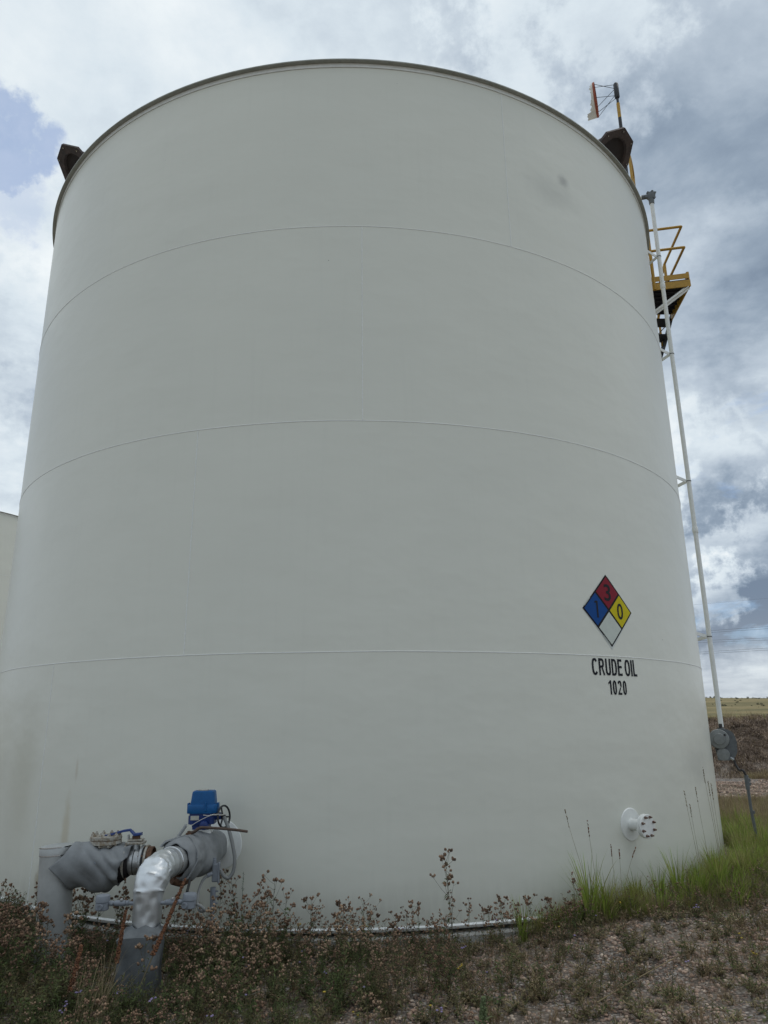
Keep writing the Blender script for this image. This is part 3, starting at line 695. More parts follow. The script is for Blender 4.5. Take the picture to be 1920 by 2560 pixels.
# folded collar strips
SIDE = AD.cross(Vector((0, 0, 1))).normalized()      # right-hand side seen from the camera
def ringpt(s_, r_, a): return HP+AD*s_+(Vector((0, 0, 1))*math.cos(a)+SIDE*math.sin(a))*r_
for (a_0, a_1, s0, s1, wd, lf) in ((-.9, .35, .36, .50, .08, .004), (.15, 1.5, .50, .44, .075, .005), (1.35, 2.7, .45, .40, .075, .004)):
    m = MB(); n = 26; vs_ = []
    for i in range(n):
        t_ = i/(n-1); a = a_0+(a_1-a_0)*t_; s_ = s0+(s1-s0)*t_; r_ = float(jr(.5))+lf+.006*math.sin(t_*9)
        wv = wd*(.75+.25*math.sin(t_*5+1))
        for kk, (ds, dr_) in enumerate(((0, 0), (wv*.5, .005+.004*math.sin(t_*14)), (wv, 0), (wv, -.012), (0, -.012))): vs_.append(ringpt(s_+ds, r_+dr_, a))
    m.add(vs_, [(i*5+k, i*5+(k+1) % 5, i*5+5+(k+1) % 5, i*5+5+k) for i in range(n-1) for k in range(5)]+[(0, 1, 2, 3, 4), tuple((n-1)*5+k for k in (4, 3, 2, 1, 0))])
    m.build('jacket_flap', 'grey_jacket', jv, smooth=45)
m = MB(); c0 = ringpt(.50, .17, -.15); m.bar(c0-Vector((.02, 0, .01)), c0+Vector((.045, .0, .085)), .055, .018, .3); m.build('upright_flap', 'grey_jacket', jv, bevel=.004)
m = MB(); m.lathe([(0, .09), (.03, .115), (.10, .115), (.12, .09)], HP+AD*.42, AD, 30); m.build('valve_end', 'rusty_steel', jv, smooth=40)
m = MB(); m.tube([ringpt(.52, .16, 2.6), ringpt(.47, .17, 3.0), ringpt(.40, .15, 3.3)], [.04, .05, .035], 10); m.build('rusty_lug', 'rusty_steel', jv, smooth=50)
lv = MB(); P0 = ringpt(.60, .175, .0)
lp = [P0, P0+Vector((.045, -.005, .012)), P0+Vector((.085, -.01, .040)), P0+Vector((.13, -.012, .046)), P0+Vector((.36, -.02, .028)), P0+Vector((.50, -.03, .010))]
lv.tube(spline(lp, 5), [.011+.003*(i < 10) for i in range(26)], 8); lv.build('rusty_lever', 'brown_iron', jv, smooth=50)
m = MB(); m.lathe([(-.03, .028), (.004, .026), (.006, .014), (.018, .014)], P0, (0, 0, 1), 12); m.build('stem', 'rusty_steel', jv, smooth=40)
# weld pad on the shell
m = MB(); vs_ = []; K = 44
for rr, of in ((.0, .010), (.205, .010), (.214, .008), (.218, 0.)):
    for i in range(K):
        a = 2*math.pi*i/K; vs_.append(cyl(-13.55+math.degrees(math.cos(a)*rr/R), R+of, .705+math.sin(a)*rr))
m.add(vs_, [(j*K+i, j*K+(i+1) % K, (j+1)*K+(i+1) % K, (j+1)*K+i) for j in range(3) for i in range(K)])
pad = m.build('nozzle', 'white_paint', tank, smooth=30); pad['label'] = 'white reinforcing pad behind the wrapped valve'
m = MB(); m.tube([HP+AD*(LEN-.22), HP+AD*(LEN+.03)], .085, 32); m.build('neck', 'white_paint', pad, smooth=40)

# blue electric actuator
ac = thing('valve_actuator', 'blue electric valve actuator on top of the wrapped valve', 'actuator', (-1.357, 7.03, .86))
AX, AY = -1.352, 7.03
def rbox(prof, sx_, sy_, pw=.35, n=40, nm='housing', mt='blue_enamel', parent=ac, cx_=AX, cy_=AY):
    m = MB(); vs_ = []
    for z, k in prof:
        for i in range(n):
            a = 2*math.pi*(i+.5)/n; c_, s_ = math.cos(a), math.sin(a)
            vs_.append((cx_+sx_*k*math.copysign(abs(c_)**pw, c_), cy_+sy_*k*math.copysign(abs(s_)**pw, s_), z))
    r_ = len(prof); m.add(vs_, [(j*n+i, j*n+(i+1) % n, (j+1)*n+(i+1) % n, (j+1)*n+i) for j in range(r_-1) for i in range(n)]+[tuple(range(n))[::-1], tuple((r_-1)*n+i for i in range(n))])
    return m.build(nm, mt, parent, smooth=35)
rbox([(1.020, 1.0), (1.024, 1.02), (1.058, 1.02), (1.085, 1.0), (1.092, .95)], .130, .10, nm='motor_housing')
rbox([(1.092, .93), (1.12, .90), (1.185, .835), (1.198, .80), (1.203, .72)], .118, .092, nm='cover')
rbox([(.930, .97), (.934, 1.0), (1.019, 1.0)], .112, .09, nm='gear_case', mt='blue_dark')
rbox([(.888, .95), (.929, 1.0)], .078, .07, nm='mounting_base', mt='blue_dark', cx_=AX-.01)
for dx in (-.128, .128):
    m = MB(); m.box((AX+dx, AY-.02, 1.06), (.018, .05, .085)); m.build('side_rib', 'blue_enamel', ac, bevel=.004)
m = MB(); m.box((AX-.108, AY-.02, .965), (.02, .07, .07)); m.build('side_lug', 'blue_dark', ac, bevel=.003)
m = MB(); m.box((AX+.035, AY-.101, 1.075), (.018, .02, .07)); m.build('front_rib', 'blue_enamel', ac, bevel=.004)
m = MB(); m.box((AX-.055, AY-.0935, .985), (.072, .004, .036)); m.build('name_plate', 'plate_label', ac)
m = MB(); m.lathe([(0, .048), (.006, .050), (.010, .046), (.011, .01)], (AX-.01, AY, 1.2035), (0, 0, 1), 28); m.build('sight_window', 'plate_label', ac, smooth=35)
m = MB(); m.lathe([(0, .038), (.03, .035), (.035, .02)], (AX+.03, AY-.09, .925), (0, -1, 0), 20); m.build('gear_boss', 'blue_dark', ac, smooth=40)
m = MB(); m.tube([(AX+.09, AY, .985), (AX+.16, AY-.01, .99)], .03, 18); m.build('wheel_shaft', 'blue_dark', ac, smooth=40)
hwc = Vector((AX+.185, AY-.02, .985)); hn = Vector((.88, -.42, .1)).normalized(); hu = Vector((0, 0, 1)); hu = (hu-hn*hu.dot(hn)).normalized(); hv = hn.cross(hu)
m = MB(); pts = [hwc+(hu*math.cos(a)+hv*math.sin(a))*.090 for a in arcpts(0, 2*math.pi, 37)]; m.tube(pts, .0085, 8, caps=False); m.build('handwheel', 'black_paint', ac, smooth=60)
for k in range(3):
    a = 2*math.pi*k/3+.4; m = MB(); m.tube([hwc-hn*.01, hwc+(hu*math.cos(a)+hv*math.sin(a))*.088], .007, 6); m.build('wheel_spoke', 'black_paint', ac, smooth=60)
m = MB(); m.lathe([(-.03, .016), (.012, .016)], hwc, hn, 14); m.build('wheel_hub', 'black_paint', ac, smooth=40)
rbox([(.845, 1), (.885, 1)], .085, .06, nm='bracket', mt='white_paint', cx_=AX)
tag(MB().tube(bez((-1.235, 6.96, 1.02), (-1.27, 6.9, 1.0), (-1.36, 6.85, .99), (-1.475, 6.78, .885), 16), .0022, 5).build('tie_string', 'string'), 'white string tied from the blue actuator down to the jacket flap', 'string')
tag(MB().tube(spline([(-1.33, 6.915, 1.01), (-1.28, 6.93, 1.004), (-1.22, 6.92, 1.014), (-1.16, 6.95, 1.008), (-1.19, 6.97, 1.0), (-1.27, 6.92, 1.012)], 5), .0028, 5).build('tie_string', 'string'), 'white string wound round the black handwheel shaft', 'string')

# junction boxes on the elbow's sides, with their fittings
def tbox(sgn, xb, label):
    t = thing('junction_box', label, 'junction box', (xb, 6.2, .38), 'small grey junction boxes on the elbow pipe')
    y_ = 6.20; zz_ = .487
    m = MB(); m.tube([(A0.x+sgn*.09, y_, zz_-.012), (xb-sgn*.03, y_, zz_-.003)], .0135, 14); m.build('nipple', 'grey_enamel', t, smooth=40)
    for f, r_, l_ in ((.25, .019, .02), (.52, .021, .08), (.85, .019, .022)):
        x0 = A0.x+sgn*.10; x1 = xb-sgn*.04; xc = x0+(x1-x0)*f
        m = MB(); m.lathe([(-l_/2, r_*.92), (-l_/2+.003, r_), (l_/2-.003, r_), (l_/2, r_*.92)], (xc, y_, zz_-.008), (1, 0, 0), 16); m.build('fitting', 'grey_enamel', t, smooth=40)
    m = MB(); xm = A0.x+sgn*.19; m.lathe([(0, .012), (.012, .012), (.016, .006)], (xm, y_-.01, zz_+.010), (0, 0, 1), 8); m.build('screw', 'valve_steel', t)
    tl = (.03, 0, 1)
    m = MB(); m.lathe([(-.052, .044), (-.046, .050), (.0, .050), (.002, .046)], (xb, y_, zz_), tl, 30); m.build('housing', 'grey_enamel', t, smooth=40)
    m = MB(); m.lathe([(.003, .050), (.006, .053), (.040, .053), (.050, .048), (.052, .02)], (xb, y_, zz_), tl, 30); m.build('screw_cap', 'grey_enamel', t, smooth=40)
    m = MB(); m.lathe([(.045, .022), (.062, .022), (.063, .013), (.058, .013)], (xb-.012*sgn, y_, zz_-.022), (-.25, -1, 0), 18); m.build('plug', 'grey_enamel', t, smooth=40)
    return t
tbox(-1, -1.913, 'grey junction box on the left side of the silver elbow')
tbox(1, -1.262, 'grey junction box on the right side of the silver elbow')

cs = thing('conduit_stand', 'thin grey conduit post with a pull fitting beside the wrapped valve', 'conduit', (-1.205, 6.9, -.1))
m = MB(); m.tube([(-1.198, 6.9, -.2), (-1.210, 6.9, .42)], .0165, 14); m.build('post', 'grey_enamel', cs, smooth=40)
m = MB(); m.tube([(-1.208, 6.9, .29), (-1.212, 6.9, .44)], .0235, 14); m.build('coupling', 'grey_enamel', cs, smooth=40)
for dz in (.32, .37, .41): 
    m = MB(); m.box((-1.18, 6.895, dz), (.028, .016, .012)); m.build('fin', 'grey_enamel', cs, bevel=.003)
m = MB(); m.box((-1.196, 6.9, .555), (.058, .05, .145)); m.build('pull_box', 'grey_enamel', cs, bevel=.01)
m = MB(); m.box((-1.168, 6.9, .555), (.012, .06, .165)); m.build('box_cover', 'grey_enamel', cs, bevel=.004)
m = MB(); m.lathe([(0, .02), (.03, .02), (.032, .016), (.045, .016)], (-1.212, 6.9, .627), (0, 0, 1), 14); m.build('top_plug', 'grey_enamel', cs, smooth=40)
m = MB(); m.tube([(-1.225, 6.89, .55), (-1.262, 6.87, .535)], .018, 12); m.build('side_fitting', 'grey_enamel', cs, smooth=40)
tag(MB().tube(bez((-1.262, 6.87, .535), (-1.33, 6.8, .50), (-1.25, 6.3, .36), (-1.150, 6.22, .41), 24)+bez((-1.150, 6.22, .41), (-1.14, 6.2, .42), (-1.17, 6.2, .45), (-1.205, 6.2, .462), 6), .0115, 10).build('flexible_conduit', 'flex_grey', None, 60), 'thin grey flexible conduit from the right junction box up to the conduit post', 'conduit')
loop = spline([(-1.165, 7.0, .985), (-1.12, 6.98, .90), (-1.075, 6.95, .78), (-1.045, 6.93, .66), (-1.05, 6.92, .56), (-1.085, 6.91, .51), (-1.125, 6.9, .525), (-1.158, 6.9, .575)], 7)
tag(MB().tube(loop, .0155, 12).build('flexible_conduit', 'flex_grey', None, 60), 'thick grey conduit looping down from the blue actuator past the handwheel', 'conduit')
tag(MB().tube([(-1.315, 6.45, .60), (-1.30, 6.28, .53)], .011, 8).build('black_hose', 'black_rubber', None, 60), 'short black hose above the right junction box', 'hose')
tag(MB().tube(spline([(-1.27, 6.18, .44), (-1.22, 6.14, .38), (-1.15, 6.12, .30), (-1.10, 6.12, .22)], 5), .003, 5).build('thin_wire', 'rusty_steel', None, 60), 'thin reddish wire hanging below the right junction box', 'wire')

# ------------------------------------------------------------------ conduit up the right side, gauge head
CA, CR = 72.3, R+.215
cd = thing('wall_conduit', 'long white conduit pipe standing off the right side of the tank', 'conduit', tuple(cyl(CA, CR, 1.7)))
m = MB(); m.tube([cyl(CA, CR, 1.65), cyl(CA, CR, 4.6), cyl(CA, CR, 7.7), cyl(CA, CR, 10.72)], .034, 16); m.build('pipe', 'white_paint', cd, smooth=40)
for z_ in (4.62, 9.0): 
    m = MB(); m.lathe([(-.05, .040), (-.045, .043), (.045, .043), (.05, .040)], cyl(CA, CR, z_), (0, 0, 1), 16); m.build('coupling', 'white_paint', cd, smooth=40)
for z_ in (9.59, 7.69, 5.43, 2.96):
    tip = cyl(CA, CR-.03, z_); m = MB()
    m.bar(tip, cyl(CA-2.2, R-.02, z_+.05), .012, .05); m.bar(tip-Vector((0, 0, .001)), cyl(CA+2.4, R-.02, z_-.04), .012, .05)
    m.build('bracket', 'white_paint', cd)
    m = MB(); m.lathe([(-.006, .040), (.006, .040)], cyl(CA, CR, z_), (0, 0, 1), 16); m.build('clamp', 'gauge_grey', cd)
jb = thing('conduit_elbow_box', 'grey cast sheave elbow at the top of the white conduit', 'fitting', tuple(cyl(CA, CR, 10.72)))
cj = cyl(CA, CR, 10.86); erc = Vector((math.sin(R3(CA)), -math.cos(R3(CA)), 0)); etc_ = Vector((math.cos(R3(CA)), math.sin(R3(CA)), 0))
m = MB(); m.lathe([(-.04, .055), (-.03, .078), (.03, .078), (.04, .055)], cj, etc_, 24); m.build('housing', 'gauge_grey', jb, smooth=40)
m = MB(); m.lathe([(-.17, .045), (-.08, .05)], cj, (0, 0, 1), 16); m.build('collar', 'gauge_grey', jb, smooth=40)
m = MB(); m.tube([cj-erc*.05, cj-erc*.16], .042, 14); m.build('collar', 'gauge_grey', jb, smooth=40)
m = MB(); m.tube([cj-erc*.15, cj-erc*.60, cj-erc*.62-Vector((0, 0, 1.05))], .034, 14); m.build('roof_pipe', 'white_paint', jb, smooth=40)
for a in (.5, 1.2, 2.2, 3.4, 5.4):
    p = cj+(erc*math.cos(a)+Vector((0, 0, 1))*math.sin(a))*.08
    m = MB(); m.box(p-etc_*.02, (.04, .04, .04), Matrix.Rotation(a, 3, 'Y')); m.build('lug', 'gauge_grey', jb, bevel=.006)

gg = thing('tank_gauge', 'round grey float gauge head below the white conduit, right of the tank', 'gauge', tuple(cyl(CA, CR, 1.0)))
gc = Vector((5.035, 10.35, 1.455)); gn_ = Vector((-.36, -.93, 0)).normalized(); gs = gn_.cross(Vector((0, 0, 1))).normalized()*-1
# body plate (rounded slab standing behind the round covers)
m = MB(); outl = [(-.085, -.22), (.12, -.22), (.185, -.12), (.19, .03), (.155, .13), (.07, .175), (-.05, .14), (-.12, .0)]
pl = []
for i in range(len(outl)):
    p0, p1, p2 = Vector(outl[i-1]+(0,)), Vector(outl[i]+(0,)), Vector(outl[(i+1) % len(outl)]+(0,))
    for t_ in (0., .5): 
        a_ = p1+(p0-p1)*.3; b_ = p1+(p2-p1)*.3; pl.append(a_.lerp(b_, t_) if t_ == 0 else (a_+b_)*.25+p1*.5)
    pl.append(p1+(p2-p1)*.3)
GS = gs if gs.x > 0 else -gs
for off in (.0, .05): m.v += [tuple(gc+GS*p.x*.9+Vector((0, 0, p.y))-gn_*off) for p in pl]
nn = len(pl); m.f = [tuple(range(nn)), tuple(range(2*nn-1, nn-1, -1))]+[(i, (i+1) % nn, nn+(i+1) % nn, nn+i) for i in range(nn)]; m.m = [0]*len(m.f)
m.build('backplate', 'gauge_grey', gg, bevel=.006)
m = MB(); m.lathe([(0, .128), (.05, .130), (.075, .122), (.085, .085), (.086, .078), (.100, .070), (.104, .02)], gc+Vector((0, 0, .045))-GS*.045, gn_, 36); m.build('round_cover', 'cover_grey', gg, smooth=40)
m = MB(); m.lathe([(0, .080), (.04, .082), (.055, .078), (.06, .03)], gc+Vector((0, 0, -.155))-GS*.015, gn_, 30); m.build('counter_cover', 'cover_grey', gg, smooth=40)
m = MB(); m.box(gc+Vector((0, 0, -.215))-GS*.015+gn_*.02, (.15, .07, .04), Matrix.Rotation(math.atan2(GS.y, GS.x), 3, 'Z')); m.build('foot', 'gauge_grey', gg, bevel=.006)
m = MB(); m.lathe([(0, .016), (.03, .012)], gc+Vector((0, 0, .10))+GS*.03+gn_*.075, gn_, 10); m.build('knob', 'black_paint', gg, smooth=40)
m = MB(); m.tube([gc+Vector((0, 0, .17)), gc+Vector((0, 0, .245))], .022, 14); m.build('neck', 'cable_black', gg, smooth=40)
m = MB(); m.tube([gc+Vector((0, 0, .165)), gc+Vector((0, 0, .19))], .045, 14); m.build('collar', 'gauge_grey', gg, smooth=40)
m = MB(); m.tube([gc+Vector((0, 0, -.20))+GS*.07, gc+Vector((0, 0, -.225))+GS*.11], .018, 12); m.build('cable_gland', 'valve_steel', gg, smooth=40)
for a in arcpts(-1., 1.1, 6):
    m = MB(); m.lathe([(0, .009), (.01, .009)], gc+GS*(.168*math.cos(a))+Vector((0, 0, .16*math.sin(a)-.02)), gn_, 6); m.build('bolt', 'gauge_grey', gg)
g0 = gc+Vector((0, 0, -.225))+GS*.11
cb0 = Vector((5.205, 10.17, 1.03))
tag(MB().tube(spline([g0, g0+Vector((.01, -.01, -.06)), (g0+cb0)/2+Vector((-.01, 0, -.03)), cb0+Vector((-.035, 0, .07)), cb0], 7), .016, 8).build('gauge_cable', 'cable_black', None, 60), 'black cable curving from the gauge head down to its conduit', 'cable')
gp = thing('gauge_conduit', 'grey conduit post standing in grass below the gauge head', 'conduit', (5.2, 10.18, -.1))
m = MB(); m.tube([(5.205, 10.17, 1.02), (5.212, 10.175, .6), (5.235, 10.18, .3), (5.24, 10.19, -.2)], .019, 14); m.build('post', 'gauge_grey', gp, smooth=40)
m = MB(); m.tube([(5.206, 10.17, 1.04), (5.206, 10.172, .86)], .027, 14); m.build('coupling', 'gauge_grey', gp, smooth=40)
for z_ in (.93, .98, .58): 
    m = MB(); m.box((5.235, 10.16, z_), (.025, .02, .04)); m.build('lug', 'gauge_grey', gp, bevel=.004)

# ------------------------------------------------------------------ access platform, stair, roof rail
pf = thing('access_platform', 'yellow-railed access platform bracketed high on the right side of the tank', 'platform', tuple(cyl(80, R+.35, 9.3)))
PA, PB, RO = 76.6, 87.5, R+.745; ZD = 9.34
def rail(nm, pts, w_=.024, mt='yellow_paint', parent=pf): 
    m = MB(); m.tube(pts, w_, 10); return m.build(nm, mt, parent, smooth=50)
for z_ in (10.44, 10.0):
    rail('handrail', [cyl(PA, R+.03, z_), cyl(PA, RO, z_)]); rail('handrail', [cyl(PA, RO, z_), cyl(PB, RO, z_)])
rail('post', [cyl(PA, R+.15, 9.2), cyl(PA, R+.15, 10.44)], .03)
rail('post', [cyl(PB, RO, ZD), cyl(PB, RO, 10.44)], .028); rail('post', [cyl(PA+.4, RO, 9.3), cyl(PA+.4, RO, 9.5)], .028)
m = MB(); m.bar(cyl(PA, R+.01, 9.255), cyl(PA, RO+.02, 9.255), .02, .13); m.build('edge_beam', 'yellow_paint', pf)
m = MB(); m.bar(cyl(PA-.15, R+.05, 9.40), cyl(PA-.15, RO, 9.40), .012, .10); m.build('toe_board', 'yellow_paint', pf)
m = MB(); m.bar(cyl(PA, RO, 9.255), cyl(PB, RO, 9.255), .02, .13); m.build('edge_beam', 'yellow_paint', pf)
m = MB(); m.bar(cyl(PA, RO, 9.40), cyl(PB, RO, 9.40), .012, .10); m.build('toe_board', 'yellow_paint', pf)
m = MB(); m.add([cyl(PA, R, ZD-.02), cyl(PA, RO, ZD-.02), cyl(PB, RO, ZD-.02), cyl(PB, R, ZD-.02), cyl(PA, R, ZD), cyl(PA, RO, ZD), cyl(PB, RO, ZD), cyl(PB, R, ZD)], [(0, 1, 2, 3), (7, 6, 5, 4), (0, 4, 5, 1), (1, 5, 6, 2), (2, 6, 7, 3), (3, 7, 4, 0)]); m.build('deck', 'deck_steel', pf)
for a in arcpts(PA+1.2, PB-1.2, 7):
    m = MB(); m.bar(cyl(a, R, ZD-.05), cyl(a, RO-.02, ZD-.05), .012, .04); m.build('deck_bar', 'deck_steel', pf)
m = MB(); m.bar(cyl(PA+.3, RO-.02, 9.19), cyl(PA+.3, R, 8.68), .085, .010); m.bar(cyl(PA+.3, RO-.02, 9.19), cyl(PA+.3, R, 8.68), .010, .085); m.build('brace', 'white_paint', pf)
m = MB(); m.bar(cyl(PB, RO-.02, 9.19), cyl(PB, R, 8.42), .085, .010); m.build('brace', 'brown_hood', pf)
st = thing('spiral_stair', 'dark stair treads winding down behind the tank from the platform', 'stair', tuple(cyl(100, R+.4, 7)))
def sz(a): return ZD-(a-PB)*math.pi/180*(R+.4)*.82
nst = 30
for i in range(nst):
    a = PB+1.3+i*2.35; z_ = sz(a)
    m = MB(); m.add([cyl(a-1.35, R+.02, z_-.03), cyl(a-1.35, R+.74, z_-.03), cyl(a+1.35, R+.74, z_-.03), cyl(a+1.35, R+.02, z_-.03), cyl(a-1.35, R+.02, z_), cyl(a-1.35, R+.74, z_), cyl(a+1.35, R+.74, z_), cyl(a+1.35, R+.02, z_)],
                     [(0, 1, 2, 3), (7, 6, 5, 4), (0, 4, 5, 1), (1, 5, 6, 2), (2, 6, 7, 3), (3, 7, 4, 0)]); m.build('tread', 'deck_steel', st)
for r_ in (R+.02, R+.75):
    m = MB(); aa = arcpts(PB, PB+1.3+nst*2.35, 40); vs_ = []
    for a in aa:
        z_ = sz(a); vs_ += [cyl(a, r_, z_-.14), cyl(a, r_+.012, z_-.14), cyl(a, r_+.012, z_+.06), cyl(a, r_, z_+.06)]
    m.add(vs_, [(4*i+k, 4*i+(k+1) % 4, 4*i+4+(k+1) % 4, 4*i+4+k) for i in range(len(aa)-1) for k in range(4)]+[(0, 1, 2, 3), tuple(len(vs_)-1-k for k in range(4))]); m.build('stringer', 'deck_steel', st)
for dz in (1.10, .66):
    rail('handrail', [cyl(a, RO, sz(a)+dz) for a in arcpts(PB, PB+1.3+nst*2.35, 40)], .024, parent=st)
for a in arcpts(PB+5, PB+nst*2.35, 7): rail('post', [cyl(a, RO, sz(a)), cyl(a, RO, sz(a)+1.1)], .022, parent=st)
rr_ = thing('roof_railing', 'yellow railing curving round the roof edge behind the right vent', 'railing', tuple(cyl(75, R-.1, 4*H)))
top = 4*H
for r_, z_, w_ in ((R-.08, top+1.10, .026), (R-.08, top+.60, .024)):
    rail('handrail', [cyl(a, r_, z_) for a in arcpts(60, 96, 30)], w_, parent=rr_)
for r_, z_ in ((R-.75, top+1.10), (R-.75, top+.60)):
    rail('handrail', [cyl(a, r_, z_) for a in arcpts(62, 96, 24)], .024, parent=rr_)
for a in (60, 66, 73, 84, 95): 
    rail('post', [cyl(a, R-.08, top), cyl(a, R-.08, top+1.1)], .022, parent=rr_); rail('post', [cyl(a, R-.75, top), cyl(a, R-.75, top+1.1)], .022, parent=rr_)
m = MB(); vs_ = []
for a in arcpts(58, 96, 30): vs_ += [cyl(a, R-.04, top+.06), cyl(a, R-.05, top+.06), cyl(a, R-.05, top+.18), cyl(a, R-.04, top+.18)]
m.add(vs_, [(4*i+k, 4*i+(k+1) % 4, 4*i+4+(k+1) % 4, 4*i+4+k) for i in range(29) for k in range(4)]); m.build('toe_board', 'yellow_paint', rr_)

# windsock
WA, WR = 66., 5.2
ws = thing('windsock', 'torn orange and white windsock on a black and yellow striped pole', 'windsock', tuple(cyl(WA, WR, top)))
for z0, z1, r_, mt in ((top+.05, 12.18, .030, 'black_paint'), (12.18, 12.50, .030, 'yellow_paint'), (12.50, 12.68, .022, 'black_paint'), (11.2, 11.5, .0305, 'yellow_paint')):
    m = MB(); m.tube([cyl(WA, WR, z0), cyl(WA, WR, z1)], r_, 14); m.build('pole', mt, ws, smooth=40)
m = MB(); m.tube([cyl(WA, WR, 12.62), cyl(WA, WR, 12.64), cyl(WA, WR, 12.93), cyl(WA, WR, 12.95)], [.034, .045, .045, .034], 16); m.build('swivel', 'black_paint', ws, smooth=40)
wc = cyl(WA, WR, 12.78); wd_ = Vector((-.905, .425, -.03)).normalized(); wu = Vector((0, 0, 1)); wv_ = wd_.cross(wu).normalized()
HC = wc+wd_*.37-Vector((0, 0, .04)); hr = .29
m = MB(); m.tube([HC+(wu*math.cos(a)+wv_*math.sin(a))*hr for a in arcpts(0, 2*math.pi, 33)], .008, 7, caps=False); m.build('hoop', 'orange_cloth', ws, smooth=50)
for k, a in enumerate((0., 1.25, 2.3, 3.14, 4.1, 5.1)):
    m = MB(); z_ = (.15, .08, -.04, -.14, -.10, .05)[k]; m.tube([wc+Vector((0, 0, z_)), HC+(wu*math.cos(a)+wv_*math.sin(a))*hr], .0045, 5); m.build('stay_rod', 'black_paint', ws)
m = MB(); vs_ = []; n = 60
for i in range(n):
    a = 2*math.pi*i/(n-1); rg = .05+.12*max(0, math.sin(a*.5+.25))**3*(1 if math.sin(a) > -.2 else .3)+.05*random.random()*random.random(); cst = wu*math.cos(a)+wv_*math.sin(a)
    vs_ += [HC+cst*hr*1.03-wd_*.012, HC+cst*hr*1.02+wd_*.022, HC+cst*(hr*1.0-.01)+wd_*rg-Vector((0, 0, .02))]
m.add(vs_, [(3*i+k, 3*i+3+k, 3*i+4+k, 3*i+1+k) for i in range(n-1) for k in range(2)])
m.m = [0, 1]*(n-1); so_ = m.build('torn_sleeve', ['orange_cloth', 'white_cloth'], ws, smooth=60); k_ = so_.modifiers.new('t', 'SOLIDIFY'); k_.thickness = .004

# ------------------------------------------------------------------ power lines
def dir_at(az, el, dist): 
    a, e = R3(az), R3(el); return Vector((math.sin(a)*dist, math.cos(a)*dist, 1.77+math.tan(e)*dist))
for k, (eR, eL) in enumerate(((6.04, 5.98), (5.90, 5.84), (5.28, 5.33), (5.14, 5.19), (4.60, 4.54), (4.47, 4.41), (7.95, 7.88))):
    pR, pL = dir_at(29.7, eR, 240.), dir_at(25.35, eL, 246.); dd = (pR-pL); dd.z *= .2; n = 40; pts = []
    for i in range(n):
        t_ = -9+18*i/(n-1); p = pL+dd*t_; p.z = pL.z+(pR.z-pL.z)*t_+.01*t_*t_; pts.append(p)
    o = MB().tube(pts, .034 if k < 6 else .018, 5).build('power_line', 'wire_grey')
    tag(o, ('thin dark overhead power line in the pair right of the conduit, upper wire', 'thin dark overhead power line in the pair right of the conduit, lower wire', 'overhead power line, upper wire of the middle pair in the sky', 'overhead power line, lower wire of the middle pair in the sky', 'overhead power line, upper wire of the lowest pair over the prairie', 'lowest overhead power line over the prairie', 'faint single overhead wire above all the others')[k], 'power line', 'power lines in the sky at right')

